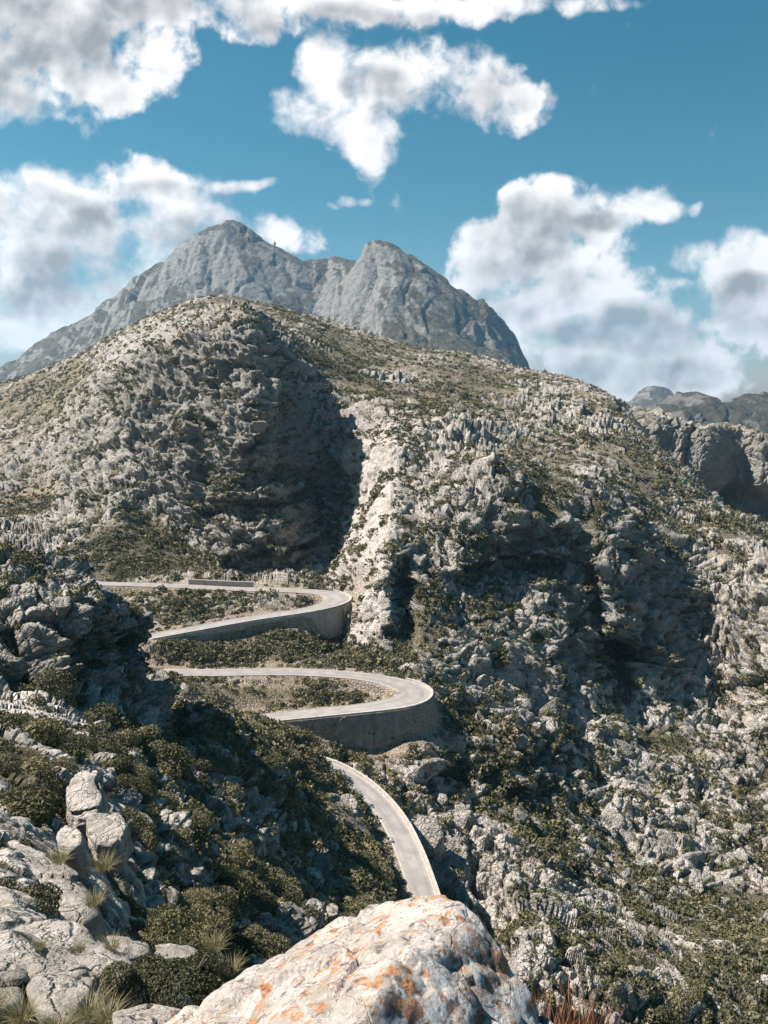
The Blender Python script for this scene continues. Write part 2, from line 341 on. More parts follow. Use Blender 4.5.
def normals(P, nc, nr):
    G = P.reshape(nr, nc, 3); du = np.gradient(G, axis=1); dv = np.gradient(G, axis=0)
    n = np.cross(du, dv).reshape(-1, 3); n /= np.linalg.norm(n, axis=1)[:, None] + 1e-9
    return n

# pushes: (px, py, distance, half width m, half height m, push m away from the camera (+) or towards it (-), tilt)
PUSH = PUSHES = [
 (612,668,276,9,9,44),(618,628,280,16,7,-7),(596,610,276,3.5,16,16),(402,610,243,4.6,14,30),(505,572,280,19,3.2,18),(505,530,286,20,7,-4),(560,700,240,4,8,8),(640,560,292,4,12,10),(590,600,270,5,16,10),
 (240,512,340,16,3,9),(290,482,348,9,5,14),(314,450,362,8,10,20),(314,500,352,14,22,18),(290,568,322,26,5,14),(565,560,283,7,9,7),(590,520,285,7,10,6),
 (150,370,405,10,12,6),(240,430,352,16,22,-6),(322,480,362,11,30,10),
 (500,520,288,14,6,-3),(630,580,288,4,8,-5),(560,640,262,4,10,-4),(537,755,196,6,6,-8),(497,752,188,3,7,-6),(600,750,222,5,6,5),
 (30,640,93,9,5,-2.5),(110,660,99,4,5,2),
]
def build_terrain():
    m = tps_fit(ctl(MAIN), 3e-5)
    nu, nv = 200, 560
    ug = np.linspace(-.86, .80, nu); vg = np.linspace(math.log(1.3), math.log(1400), nv)
    UU, VV = np.meshgrid(ug, vg)
    E = tps_eval(m, UU.ravel(), VV.ravel() * VS).reshape(nv, nu)
    # columns: dense inside the frame
    uc = np.concatenate([np.linspace(-.86, -.56, 40, endpoint=False), np.linspace(-.56, .56, NCOL), np.linspace(.56, .80, 33)[1:]])
    nc = len(uc); fi = np.interp(uc, ug, np.arange(nu)); i0 = np.clip(fi.astype(int), 0, nu - 2); ft = fi - i0
    E = E[:, i0] * (1 - ft) + E[:, i0 + 1] * ft
    vf = np.linspace(vg[0], vg[-1], 2200); fi = np.interp(vf, vg, np.arange(nv)); j0 = np.clip(fi.astype(int), 0, nv - 2); ft = (fi - j0)[:, None]
    E = E[j0] * (1 - ft) + E[j0 + 1] * ft
    dv = vf[1] - vf[0]
    de = np.diff(E, axis=0); w = np.sqrt((np.maximum(de, 0) * F) ** 2 + (np.minimum(de, 0) * F * .35) ** 2 + (dv * 100) ** 2)
    dm = np.exp(vf[1:]); w *= (1 + .8 * ((dm > 120) & (dm < 262)))[:, None]
    w *= np.where(dm < 3, .4, np.where(dm < 50, 1.7, 1.))[:, None]; w *= np.where(dm > 950, .2, 1.)[:, None]
    k = 61; ker = np.hanning(k); ker /= ker.sum()
    wp = np.pad(w, ((0, 0), (k // 2, k // 2)), 'edge'); w = np.apply_along_axis(lambda r: np.convolve(r, ker, 'valid'), 1, wp)
    cum = np.vstack([np.zeros(nc), np.cumsum(w, 0)])
    V = np.empty((NROW, nc)); EE = np.empty((NROW, nc))
    for c in range(nc):
        cc = cum[:, c]; V[:, c] = np.interp(np.linspace(0, cc[-1], NROW), cc, vf); EE[:, c] = np.interp(V[:, c], vf, E[:, c])
    D = np.exp(V); P = np.stack([uc[None] * D, D, EE * D], -1).reshape(-1, 3).astype(np.float32)
    print('terrain base', len(P), round(time.time() - T0, 1))
    dist = P[:, 1].copy()
    # large dents and bulges in world space
    for (px, py, d, rx, rz, push) in PUSHES:
        c = at(px, py, d)
        g = np.exp(-(((P[:, 0] - c.x) / rx) ** 2 + ((P[:, 2] - c.z) / rz) ** 2 + ((P[:, 1] - c.y) / 30) ** 2) ** 2)
        P[:, 1] += push * g; P[:, 0] += push * g * c.x / c.y
    n = -normals(P, nc, NROW); n *= np.sign(n[:, 2:3] + .3)
    up = n[:, 2].copy()
    # how rocky: cliffs, and patches
    lown = fbm(P, 70, 5, 3) 
    steep = ss(.80, .45, up)
    px_, py_ = project(P)
    grassy = np.zeros(len(P), np.float32)
    for (gx, gy, rx, ry, s) in GRASSY:
        grassy = np.maximum(grassy, s * np.exp(-(((px_ - gx) / rx) ** 2 + ((py_ - gy) / ry) ** 2)))
    rock = np.clip(.55 + .6 * steep + lown * .8 - grassy, 0.05, 1.15)
    rock = np.maximum(rock, .85 * ss(28, 18, dist)) + .28 * np.exp(-(((px_ - 640) / 150) ** 2 + ((py_ - 860) / 170) ** 2)) + .2 * np.exp(-(((px_ - 50) / 80) ** 2 + ((py_ - 630) / 60) ** 2)) + .15 * np.exp(-(((px_ - 520) / 180) ** 2 + ((py_ - 440) / 60) ** 2))
    rd, rz, rs, rw = road_dist(P[:, 0], P[:, 1])
    away = ss(3.5, 13, rd - rw + 2.7)
    painted_shade = np.zeros(len(P), np.float32)  # shade painted into the rock colour over cliff faces, recesses and the knoll
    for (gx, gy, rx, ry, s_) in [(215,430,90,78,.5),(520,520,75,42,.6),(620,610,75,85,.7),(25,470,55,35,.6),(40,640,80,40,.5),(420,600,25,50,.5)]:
        painted_shade = np.maximum(painted_shade, s_ *  np.exp(-(((px_ - gx) / rx) ** 2 + ((py_ - gy) / ry) ** 2) ** 2))
    painted_shade *= dist > 80
    P0 = P.copy()
    # displacement
    Wp = np.stack([perlin(P, 26, 31), perlin(P, 26, 32), perlin(P, 26, 33)], 1); Q = P + Wp * 9
    Wq = np.stack([perlin(P, 6, 34), perlin(P, 6, 35), perlin(P, 6, 36)], 1); Q2 = Q + Wq * 2.4
    def bedded(A):
        return np.stack([(A @ np.array([.93, .1, -.35])) / 1.75, (A @ np.array([-.08, .99, .08])) / 1.25, (A @ np.array([.35, -.1, .93])) / .95], 1).astype(np.float32)
    Qb, Q2b = bedded(Q), bedded(Q2)
    def near(lam): return ss(lam * 1.3, lam * 9, dist) if lam > 10 else ss(lam * 2.5, lam * 13, dist)
    def res(lam): return ss(1.2, 3.0, lam * F / dist)
    h = perlin(P, 75, 41) * 6 * near(75) * (.4 + .6 * rock)
    scr = np.zeros(len(P), np.float32)
    for (gx, gy, rx, ry, s_) in SCREE:
        scr = np.maximum(scr, s_ * np.exp(-((((px_ - gx) + .35 * (py_ - gy)) / rx) ** 2 + ((py_ - gy) / ry) ** 2) ** 2))
    scr *= (dist > 205) & (dist < 420)
    scr = np.maximum(scr, np.exp(-(((px_ - 40) / 75) ** 2 + ((py_ - 716 - .16 * (px_ - 40)) / 12) ** 2) ** 2) * ((dist > 45) & (dist < 90)))
    rough = rock * (1 - .75 * scr)
    h += (1 - 2.6 * np.abs(perlin(Qb, 30, 42))) * 2.6 * near(34) * rough
    cr = lambda g, w: -np.exp(-g / w)
    f1, f2, id1, fc = worley(Qb, 13, 43); h += (cr(f2 - f1, .07) * .6 - f1 * .1 + id1 * .8 + fc * 2.0) * 2.2 * near(17) * rough
    cre1 = f2 - f1
    f1, f2, id2, fc2 = worley(Q2b, 5.2, 44); r2_ = cr(f2 - f1, .09) * .8 - f1 * .15 + id2 * 1.2 + fc2 * 2.0
    h += r2_ * 1.35 * near(6.5) * res(6.5) * rough
    cre2 = f2 - f1
    f1, f2, id3, fc3 = worley(Q2b, 2.2, 45); r3_ = cr(f2 - f1, .12) * .9 - f1 * .25 + id3 * 1.2 + fc3 * 1.8
    h += r3_ * .72 * near(2.6) * res(2.6) * (rough * .8 + .2)
    cre3 = f2 - f1
    h += fbm(Q, 3.0, 46, 2) * .5 * near(3) * res(3) * (.4 + .6 * rough)
    # bedding: ledges that dip towards the east
    bed = P[:, 0] * .34 - P[:, 1] * .10 + P[:, 2] * .93 + perlin(P, 40, 81) * 9 + perlin(P, 11, 82) * 2.2
    def ledge(T):
        q = bed / T; q = q - np.floor(q); return np.where(q < .82, q / .82, (1 - q) / .18)
    h += (ledge(9.5) - .5) * 2.2 * near(17) * rough * (.5 + ss(-.2, .3, perlin(P, 60, 83)))
    h += (ledge(3.3) - .5) * .8 * near(6) * res(3.3) * rough
    relief = (r2_ * .5 + r3_ * .4 + (ledge(9.5) - .4) * .5)
    nm = dist < 170
    if nm.any():
        Pn = P[nm]; dn = dist[nm]; Qn = Pn + np.stack([perlin(Pn, 2, 61), perlin(Pn, 2, 62), perlin(Pn, 2, 63)], 1) * .6
        f1, f2, i4, fc4 = worley(Qn, 1.0, 64, .8); hn = (cr(f2 - f1, .10) - f1 * .3 + i4 * .9 + fc4 * 1.3) * .24 * ss(8, 30, dn) * ss(1.2, 3, 1.1 * F / dn) * rough[nm]
        hn += fbm(Qn, .5, 65, 3, .6) * .08 * rough[nm] * ss(1.2, 3, .5 * F / dn)
        h[nm] += hn
    h *= 1 - .5 * ss(430, 640, dist)
    h *= .12 + .88 * away
    P += n * h[:, None]
    # road bench: flat under the road, cut bank behind, ground kept below the wall in front
    flat = ss(2.0, .0, rd - rw - .2)
    # which side is the drop: base ground lower than road -> wall side
    zt = rz - .12
    bank = ss(0.3, 1, (rd - rw - .6) / np.where(P0[:, 1] < 172, 4.2, 7.0))
    low = P[:, 2] < zt - .8
    tgt = np.where(low, P[:, 2] * ss(.0, .9, rd - rw - .5) + zt * (1 - ss(.0, .9, rd - rw - .5)), P[:, 2] * bank + zt * (1 - bank))
    on = rd < rw + 8
    P[on, 2] = tgt[on]
    veg = np.clip(1.0 - rock, 0, 1) * (1 - scr)
    crev = np.minimum(np.minimum(cre1 * 1.4, cre2 * 1.1), cre3 * 1.0)
    roadside = ss(9, 3, rd - rw)
    print('terrain displaced', round(time.time() - T0, 1))
    o = grid_mesh('terrain', P, nc, NROW, TERRAIN_MAT, {'veg': veg, 'crev': crev, 'earth': roadside, 'patina_shade': np.clip(ss(.72, .42, up) * ss(-.45, .1, lown + .15) * .8 + painted_shade, 0, 1), 'scree': scr * .9, 'dry': ss(300, 420, P0[:, 1]), 'relief': relief }, flip=False)
    return o, P, n, rock * (1 - .5 * scr), rd - rw, relief, nc
def project(P):
    cp, sp = math.cos(PITCH), math.sin(PITCH)
    zc = P[:, 1] * cp - P[:, 2] * sp; yc = P[:, 1] * sp + P[:, 2] * cp
    return 384 + F * P[:, 0] / zc, 512 - F * yc / zc
GRASSY = [(40,400,90,40,.6),(330,350,120,22,.4),(480,390,90,30,.3),(500,455,70,8,.6),(565,465,22,22,.5),(150,550,60,30,.6),(180,600,100,20,.7),(230,650,130,14,.8),(230,760,90,60,.4),
 (330,860,90,70,.45),(420,640,25,40,.4),(300,700,60,20,.7)]
SCREE = [(372,600,30,52,1),(368,520,34,60,1),(385,455,42,40,.8),(625,705,40,18,.9),(500,700,18,16,.6)]
NCOL, NROW = 1180, 1850

def terrain_material():
    m, N, b = new_mat('limestone_and_scrub')
    g = N.node('ShaderNodeNewGeometry'); pos = g.outputs['Position']
    sepn = N.node('ShaderNodeSeparateXYZ'); N.l.new(g.outputs['True Normal'], sepn.inputs[0])
    veg, crev, scree, dry = N.attr('veg'), N.attr('crev'), N.attr('scree'), N.attr('dry')
    big = N.noise(pos, .03, 4, .6); mid = N.noise(pos, .22, 5, .65); fin = N.noise(pos, 1.6, 5, .7)
    rock = N.mix(N.ramp(mid, .38, .62), (.28, .26, .23), (.54, .495, .44))
    rock = N.mix(N.ramp(fin, .35, .6), (.20, .18, .155), rock)
    # rusty and dark water stains running down
    st = N.vmath('MULTIPLY', pos, (.5, .5, .07)); sn = N.noise(st, 1.0, 4, .6)
    rock = N.mix(N.ramp(sn, .56, .72, 0, .65), rock, (.10, .10, .10))
    rock = N.mix(N.ramp(N.noise(pos, .07, 3, .6), .60, .74, 0, .45), rock, (.36, .24, .15))
    pt = N.math('MULTIPLY', N.attr('patina_shade'), N.ramp(N.noise(pos, .11, 4, .6), .3, .6, .35, 1))  # dark weathering of steep faces, plus the shade painted in patches
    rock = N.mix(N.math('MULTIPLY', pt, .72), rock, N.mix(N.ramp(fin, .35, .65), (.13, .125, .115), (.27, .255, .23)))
    soil = N.mix(N.ramp(mid, .4, .6), (.14, .115, .075), (.27, .22, .155))
    scr = N.mix(N.ramp(fin, .4, .6), (.065, .060, .036), (.145, .122, .075))
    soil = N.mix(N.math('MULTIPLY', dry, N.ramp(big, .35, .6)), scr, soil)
    v = N.math('ADD', veg, N.math('MULTIPLY', N.math('SUBTRACT', mid, .5), 1.6))
    v = N.math('ADD', v, N.math('MULTIPLY', N.math('SUBTRACT', fin, .5), .9))
    v = N.math('ADD', N.math('MULTIPLY', veg, .9), N.math('MULTIPLY', N.math('SUBTRACT', mid, .5), .9))
    v = N.math('ADD', v, N.math('MULTIPLY', N.math('SUBTRACT', fin, .5), .5))
    v = N.math('ADD', v, N.ramp(N.attr('relief'), -.55, .9, .55, -.45, False))
    v = N.math('ADD', v, N.ramp(sepn.outputs[2], .35, .95, -.2, .16))
    vm = N.ramp(v, .30, .46)
    col = N.mix(vm, rock, soil)
    gravel = N.mix(N.ramp(fin, .3, .7), (.40, .35, .30), (.62, .555, .49))
    col = N.mix(N.math('MULTIPLY', scree, N.ramp(mid, .35, .55, .15, .85)), col, gravel)
    earth = N.mix(N.ramp(fin, .3, .7), (.21, .16, .115), (.40, .325, .25))
    col = N.mix(N.math('MULTIPLY', N.attr('earth'), N.ramp(mid, .3, .55, .1, .8)), col, earth)
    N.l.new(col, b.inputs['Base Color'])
    h = N.math('ADD', N.math('MULTIPLY', fin, .5), N.math('MULTIPLY', N.ramp(N.voro(pos, 1.1, 'DISTANCE_TO_EDGE'), 0, .18), .35))
    n1 = bump(N, b, h, .8, .9)
    bump(N, b, N.noise(pos, 9, 4, .7), .08, .6, n1)
    return m
TERRAIN_MAT = terrain_material()
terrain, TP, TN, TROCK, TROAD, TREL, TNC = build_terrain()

# ------------------------------------------------------------------ far mountains
def far_sheet(name, ctlpts, d0, d1, u0, u1, nc, nr, lams, seed, vs=.8, mat=None):
    m = tps_fit([(ray(px, py)[0], math.log(d) * vs, (ray(px, py)[1] if z is None else z / d)) for px, py, d, z in ctlpts], 1e-5)
    uc = np.linspace(u0, u1, nc); vc = np.linspace(math.log(d0), math.log(d1), nr); U, V = np.meshgrid(uc, vc)
    E = tps_eval(m, U.ravel(), V.ravel() * vs); D = np.exp(V).ravel()
    P = np.stack([U.ravel() * D, D, E * D], 1).astype(np.float32)
    n = -normals(P, nc, nr); n *= np.sign(n[:, 2:3] + 1e-6)
    Q = (P + np.stack([perlin(P, 300, seed), perlin(P, 300, seed + 1), perlin(P, 300, seed + 2)], 1) * 60) * np.array([1, .42, .42])
    h = 0
    for i, (lam, amp) in enumerate(lams):
        if i % 2 == 0: h = h + (1 - 2.6 * np.abs(perlin(Q, lam, seed + 5 + i, 2.0))) * amp
        else:
            f1, f2, idd, fc = worley(Q, lam, seed + 5 + i, 2.4); h = h + (-np.exp(-(f2 - f1) / .12) * .5 - f1 * .2 + idd * .5 + fc * 1.3) * amp
    h = np.asarray(h); P += n * (h - h.mean())[:, None]
    return grid_mesh(name, P, nc, nr, mat or FAR_MAT)
def far_material(k=1.0, name='far_limestone'):
    m, N, b = new_mat(name)
    g = N.node('ShaderNodeNewGeometry'); pos = g.outputs['Position']
    s = N.node('ShaderNodeSeparateXYZ'); N.l.new(g.outputs['Normal'], s.inputs[0])
    n = N.noise(pos, .012, 7, .65); f = N.noise(pos, .06, 5, .7)
    rock = N.mix(N.ramp(f, .35, .6), (.16, .155, .145), (.31, .295, .27))
    sc = N.mix(N.ramp(f, .4, .6), (.06, .06, .04), (.13, .11, .075))
    v = N.math('ADD', n, N.ramp(s.outputs[2], .45, .9, -.12, .14))
    N.l.new(N.mix(1.0, N.mix(N.ramp(v, .5, .6), rock, sc), (k, k, k), 'MULTIPLY'), b.inputs['Base Color'])
    bump(N, b, f, 14, .8)
    return m
FAR_MAT = far_material(.66)
peak_line = [(-160,430),(-90,400),(-40,385),(0,368),(25,350),(60,330),(100,305),(130,286),(160,262),(180,246),(200,233),(220,224),(232,221),(245,224),(262,237),(285,252),(305,264),(320,262),(334,259),(346,262),(354,270),(358,268),(363,262),(366,247),(380,245),(395,250),(415,262),(440,278),(465,292),(490,308),(508,325),(520,345),(530,368),(545,400),(575,440),(640,470),(740,480)]
pk = []
for px, py in peak_line:
    t = (px - 230) / 300; dr = 2950 - 350 * ss(320, 380, px) 
    pk += [(px, py, dr, None), (px, py, dr * 1.25, -80.), (px, py, dr * 1.6, -250.), (px, 400 + (py - 400) * .62, dr * .90, None), (px, 400 + (py - 400) * .30, dr * .8, None), (px, py, dr * .66, -110.), (px, py, dr * .52, -260.)]
far_sheet('mountain', pk, 1400, 4600, -.72, .48, 640, 520, [(420, 8), (240, 12), (130, 7), (70, 7), (50, 4), (30, 3)], 101)
SCRUB_HILL = far_material(.42, 'scrub_covered_hills')
def hill_sheet(line, dr, u0, u1, seed, lams, mat, name='hills'):
    hl = []
    for px, py in line:
        hl += [(px, py, dr, None), (px, py, dr * 1.3, -250.), (px, py + 22, dr * .86, None), (px, py, dr * .6, -260.), (px, py, dr * 1.9, -300.), (px, py, dr * .45, -300.)]
    far_sheet(name, hl, dr * .46, dr * 1.85, u0, u1, 420, 300, lams, seed, .8, mat)
hill_sheet([(560,440),(600,424),(625,405),(638,395),(650,389),(662,390),(674,397),(690,404),(710,412),(760,420),(840,425)], 4300, .2, .6, 151, [(500, 10), (220, 14), (120, 12), (60, 6)], FAR_MAT)
hill_sheet([(560,470),(610,440),(640,416),(662,404),(678,397),(692,396),(706,402),(720,408),(732,404),(750,401),(768,402),(800,396),(860,385),(930,380)], 2200, .22, .85, 171, [(300, 10), (150, 14), (90, 12), (50, 9), (26, 4)], SCRUB_HILL)

def build_cliff():
    """dark rock wall beyond the slope: foot, face, rim and the plateau behind it"""
    rim = [(560,400),(600,404),(618,404),(632,410),(650,414),(672,420),(690,425),(705,428),(720,428),(745,434),(768,437),(800,436),(860,425),(960,410)]
    nc, nr = 620, 420; px = np.linspace(575, 950, nc); ry = np.interp(px, [a for a, b in rim], [b for a, b in rim])
    df = 622 - (px - 640) * .12 + 9 * np.sin(px / 19.) + 6 * np.sin(px / 8.3 + 1)
    U = np.zeros((nr, nc)); P = np.zeros((nr, nc, 3)); t = np.linspace(0, 1, nr)
    for c in range(nc):
        u, e = ray(px[c], ry[c]); zt = e * (df[c] + 8); d0 = df[c]
        kd = np.array([d0 - 42, d0 - 16, d0, d0 + 4, d0 + 9, d0 + 60, d0 + 170, d0 + 400]); kz = np.array([-128, -96, -70, zt - 9, zt, zt - 3, zt - 34, zt - 110])
        ks = np.array([0, .08, .2, .62, .70, .82, .92, 1]); d = np.interp(t, ks, kd); z = np.interp(t, ks, kz)
        P[:, c] = np.c_[u * d, d, z]
    P = P.reshape(-1, 3).astype(np.float32); P0 = P.copy()
    for (qx, qy, rx, rz, push) in [(742,515,26,20,34),(700,500,12,26,10),(770,480,18,12,-8),(660,470,10,30,8)]:
        c = at(qx, qy, 615); g = np.exp(-(((P[:, 0] - c.x) / rx) ** 2 + ((P[:, 2] - c.z) / rz) ** 2) ** 2); P[:, 1] += push * g
    n = -normals(P0, nc, nr); n *= np.sign(-n[:, 1:2] + n[:, 2:3] + 1e-6)
    Q = P + np.stack([perlin(P, 26, 231), perlin(P, 26, 232), perlin(P, 26, 233)], 1) * 8
    f1, f2, i1, fc = worley(Q, 20, 234, 2.2); h = (-np.exp(-(f2 - f1) / .06) * .7 + i1 * .7 + fc * 1.8) * 2.2
    f1, f2, i2, fc = worley(Q, 7, 235, 2.0); h += (-np.exp(-(f2 - f1) / .09) + i2 * .9 + fc * 1.8) * 1.2
    f1, f2, i3, fc = worley(Q, 3, 236, 1.4); h += (-np.exp(-(f2 - f1) / .1) + i3 * .9 + fc * 1.4) * .55
    h += fbm(P, 40, 237, 2) * 4
    P += n * h[:, None]
    flat = ss(.6, .9, n[:, 2])
    grid_mesh('cliff', P, nc, nr, TERRAIN_MAT, {'veg': flat * .35, 'crev': f1 * 0 + .5, 'scree': flat * 0, 'dry': flat * 0 + 1, 'relief': (i2 * 1.2 + i3 - 1) * 1.0, 'patina_shade': 1 - flat})
build_cliff()

# base ground far below everything, out to the horizon
def base_ground():
    me = bpy.data.meshes.new('ground'); s = 9000
    me.from_pydata([(-s, -s, -330), (s, -s, -330), (s, s, -330), (-s, s, -330)], [], [(0, 1, 2, 3)])
    me.materials.append(FAR_MAT); o = bpy.data.objects.new('ground', me); C.collection.objects.link(o); o['kind'] = 'structure'
base_ground()

# ------------------------------------------------------------------ road
def road_material():
    m, N, b = new_mat('worn_asphalt'); b.inputs['Roughness'].default_value = .8
    pos = N.node('ShaderNodeNewGeometry').outputs['Position']
    c = N.mix(N.ramp(N.noise(pos, .35, 5, .6), .35, .65), (.235, .215, .20), (.31, .285, .265))
    c = N.mix(N.ramp(N.noise(pos, 3, 4, .6), .35, .7, 0, .35), c, (.19, .175, .165))
    x = N.math('ABSOLUTE', N.attr('cross')); tr = N.math('ABSOLUTE', N.math('SUBTRACT', x, .48))
    c = N.mix(N.math('MULTIPLY', N.ramp(tr, .22, .05), N.ramp(N.noise(pos, .15, 3), .3, .6, .15, .5)), c, (.17, .16, .15))
    c = N.mix(N.ramp(N.math('ADD', x, N.math('MULTIPLY', N.noise(pos, .8, 4), .2)), .98, 1.08, 0, .6), c, (.38, .34, .29))
    c = N.mix(N.ramp(N.noise(pos, .09, 2), .62, .64, 0, .25), c, (.20, .18, .165))
    N.l.new(c, b.inputs['Base Color']); return m
def plain_material(name, c0, c1, scale=1.0, bmp=.05, rough=.9):
    m, N, b = new_mat(name); b.inputs['Roughness'].default_value = rough
    pos = N.node('ShaderNodeNewGeometry').outputs['Position']; n = N.noise(pos, scale, 6, .65)
    N.l.new(N.mix(N.ramp(n, .32, .68), c0, c1), b.inputs['Base Color']); bump(N, b, n, bmp, .8); return m
def strip(name, i0, i1, offs, zoff, mat, parent=None):
    """ribbon along the road between lateral offsets"""
    ii = np.arange(i0, i1); V = []; nk = len(offs)
    for i in ii:
        for (o_, dz) in offs:
            oo = o_(i) if callable(o_) else o_
            V.append((ROAD[i, 0] + ROAD_N[i, 0] * oo, ROAD[i, 1] + ROAD_N[i, 1] * oo, ROAD[i, 2] + dz + zoff))
    Fc = [(a * nk + k, a * nk + k + 1, (a + 1) * nk + k + 1, (a + 1) * nk + k) for a in range(len(ii) - 1) for k in range(nk - 1)]
    me = bpy.data.meshes.new(name); me.from_pydata(V, [], Fc); me.materials.append(mat)
    o = bpy.data.objects.new(name, me); C.collection.objects.link(o)
    if parent: o.parent = parent
    return o
ROAD_MAT = road_material()
ro = strip('road', 0, len(ROAD), [((lambda i, f=f: RW[i] * f), .03 * (1 - f * f)) for f in (-1, -.75, -.5, -.25, 0, .25, .5, .75, 1)], .0, ROAD_MAT)
a_ = ro.data.attributes.new('cross', 'FLOAT', 'POINT'); a_.data.foreach_set('value', np.tile(np.linspace(-1, 1, 9), len(ROAD)).astype(np.float32)); ro['kind'] = 'structure'

# ------------------------------------------------------------------ what the camera sees of the terrain
GW, GH = 768, 1024
def seen_buffer():
    x, y = project(TP); m = (x > -60) & (x < GW + 60) & (y > -40) & (y < GH + 80) & (TP[:, 1] > 1)
    ii = np.where(m)[0]; X = ((x[ii] + 60) / 2).astype(int); Y = ((y[ii] + 40) / 2).astype(int)
    w, h = (GW + 120) // 2 + 1, (GH + 120) // 2 + 1
    zb = np.full((h, w), 1e9, np.float32); np.minimum.at(zb, (Y, X), TP[ii, 1])
    p = np.pad(zb, 1, constant_values=1e9); f = np.min([p[a:a + h, b:b + w] for a in range(3) for b in range(3)], axis=0)
    return np.where(zb > 1e8, f, zb)
ZB = seen_buffer()
def zb_at(px, py):
    return ZB[np.clip(((np.asarray(py) + 40) / 2).astype(int), 0, ZB.shape[0] - 1), np.clip(((np.asarray(px) + 60) / 2).astype(int), 0, ZB.shape[1] - 1)]
_PX, _PY = project(TP)
def on_ground(px, py):
    """the terrain point seen at this picture position"""
    m = np.where((abs(_PX - px) < 7) & (abs(_PY - py) < 7) & (TP[:, 1] > 1.2))[0]
    if not len(m): return at(px, py, 30)
    d = TP[m, 1]; m = m[d < d.min() * 1.25 + .5]; k = m[((_PX[m] - px) ** 2 + (_PY[m] - py) ** 2).argmin()]
    return Vector(TP[k])
GX = None
def ground_z(x, y):
    """height of the terrain near a plan position"""
    m = np.where((abs(TP[:, 0] - x) < 1.5) & (abs(TP[:, 1] - y) < 1.5))[0]
    return float(np.median(TP[m, 2])) if len(m) else None

def tag(o, label=None, cat=None, group=None, kind=None):
    if label: o['label'] = label
    if cat: o['category'] = cat
    if group: o['group'] = group
    if kind: o['kind'] = kind
    return o
def mesh_obj(name, V, Fc, mat, parent=None, smooth=False):
    me = bpy.data.meshes.new(name); me.from_pydata([tuple(v) for v in V], [], [tuple(f) for f in Fc]); me.materials.append(mat)
    if smooth: me.polygons.foreach_set('use_smooth', np.ones(len(me.polygons), bool))
    bm = bmesh.new(); bm.from_mesh(me); bmesh.ops.recalc_face_normals(bm, faces=bm.faces); bm.to_mesh(me); bm.free()
    o = bpy.data.objects.new(name, me); C.collection.objects.link(o); o.parent = parent; return o
def empty(name, loc=(0, 0, 0)):
    o = bpy.data.objects.new(name, None); C.collection.objects.link(o); o.location = loc; o.empty_display_size = .2; return o

# ------------------------------------------------------------------ retaining walls and parapets
def masonry_material(name, c0, c1):
    m, N, b = new_mat(name)
    pos = N.node('ShaderNodeNewGeometry').outputs['Position']
    n = N.noise(pos, .5, 6, .7); e = N.voro(N.vmath('MULTIPLY', pos, (1, 1, 1.5)), 1.9, 'DISTANCE_TO_EDGE')
    cc = N.voro(N.vmath('MULTIPLY', pos, (1, 1, 1.5)), 1.9, 'F1', 'Color')
    c = N.mix(N.ramp(n, .35, .65), c0, c1)
    c = N.mix(.22, c, cc, 'SOFT_LIGHT')
    c = N.mix(N.ramp(e, .0, .06, .5, 0), c, (.12, .11, .1))
    st = N.noise(N.vmath('MULTIPLY', pos, (.6, .6, .05)), 1.0, 4, .6)
    c = N.mix(N.ramp(st, .52, .66, 0, .55), c, (.34, .31, .27))
    c = N.mix(N.ramp(N.noise(N.vmath('MULTIPLY', pos, (.45, .45, .04)), 1.3, 4, .6), .55, .7, 0, .6), c, (.09, .085, .08))
    N.l.new(c, b.inputs['Base Color']); bump(N, b, e, .15, .8); return m
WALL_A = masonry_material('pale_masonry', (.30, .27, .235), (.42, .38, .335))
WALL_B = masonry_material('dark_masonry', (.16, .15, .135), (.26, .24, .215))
COPING = plain_material('kerb_stone', (.30, .275, .245), (.46, .425, .38), 1.2, .05)
def nearest_i(px, py, z):
    p = _rp(px, py, z); return int(((ROAD[:, :2] - p) ** 2).sum(-1).argmin())
def prism_along(name, idx, off0, off1, top, bot, mat, parent=None, batter=0.):
    """wall following the road: cross-section between two lateral offsets; top and bot are functions of position 0..1"""
    V, Fc = [], []; n = len(idx)
    for k, i in enumerate(idx):
        t = k / (n - 1); c = ROAD[i]; nn = ROAD_N[i]; w = RW[i]
        for o_, z_ in ((off0, top(t)), (off1, top(t)), (off1 + math.copysign(batter, off1) * (top(t) - bot(t)), bot(t)), (off0, bot(t))):
            oo = math.copysign(w, o_) + o_
            V.append((c[0] + nn[0] * oo, c[1] + nn[1] * oo, c[2] + z_))
    for k in range(n - 1):
        for a in range(4):
            b = (a + 1) % 4; Fc.append((k * 4 + a, k * 4 + b, k * 4 + 4 + b, k * 4 + 4 + a))
    Fc += [(0, 1, 2, 3), ((n - 1) * 4 + 3, (n - 1) * 4 + 2, (n - 1) * 4 + 1, (n - 1) * 4)]
    return mesh_obj(name, V, Fc, mat, parent)
def retaining(i0, i1, hts, mat, label, kerb=.42):
    idx = np.arange(i0, i1 + 1); m = ROAD[(i0 + i1) // 2]
    root = empty('retaining_wall', (0, 0, 0))
    tag(root, label, 'retaining wall')
    hf = lambda t: -np.interp(t, np.linspace(0, 1, len(hts)), hts)
    prism_along('wall_face', idx, -.02, -.75, lambda t: -.03, hf, mat, root, .08)
    prism_along('coping', idx, -.03, -.52, lambda t: kerb, lambda t: -.02, COPING, root)
    # kerb stones set on the coping with gaps between them
    return root
iA, iB = nearest_i(326, 593.5, -61.7), nearest_i(150, 637, -65)
retaining(iA, iB, [5, 8, 9, 8, 6.5, 5.5, 5, 4, 3.5], WALL_A, 'pale curved stone retaining wall carrying the upper hairpin bend')
iA, iB = nearest_i(398, 683, -72.1), nearest_i(250, 721.5, -74.9)
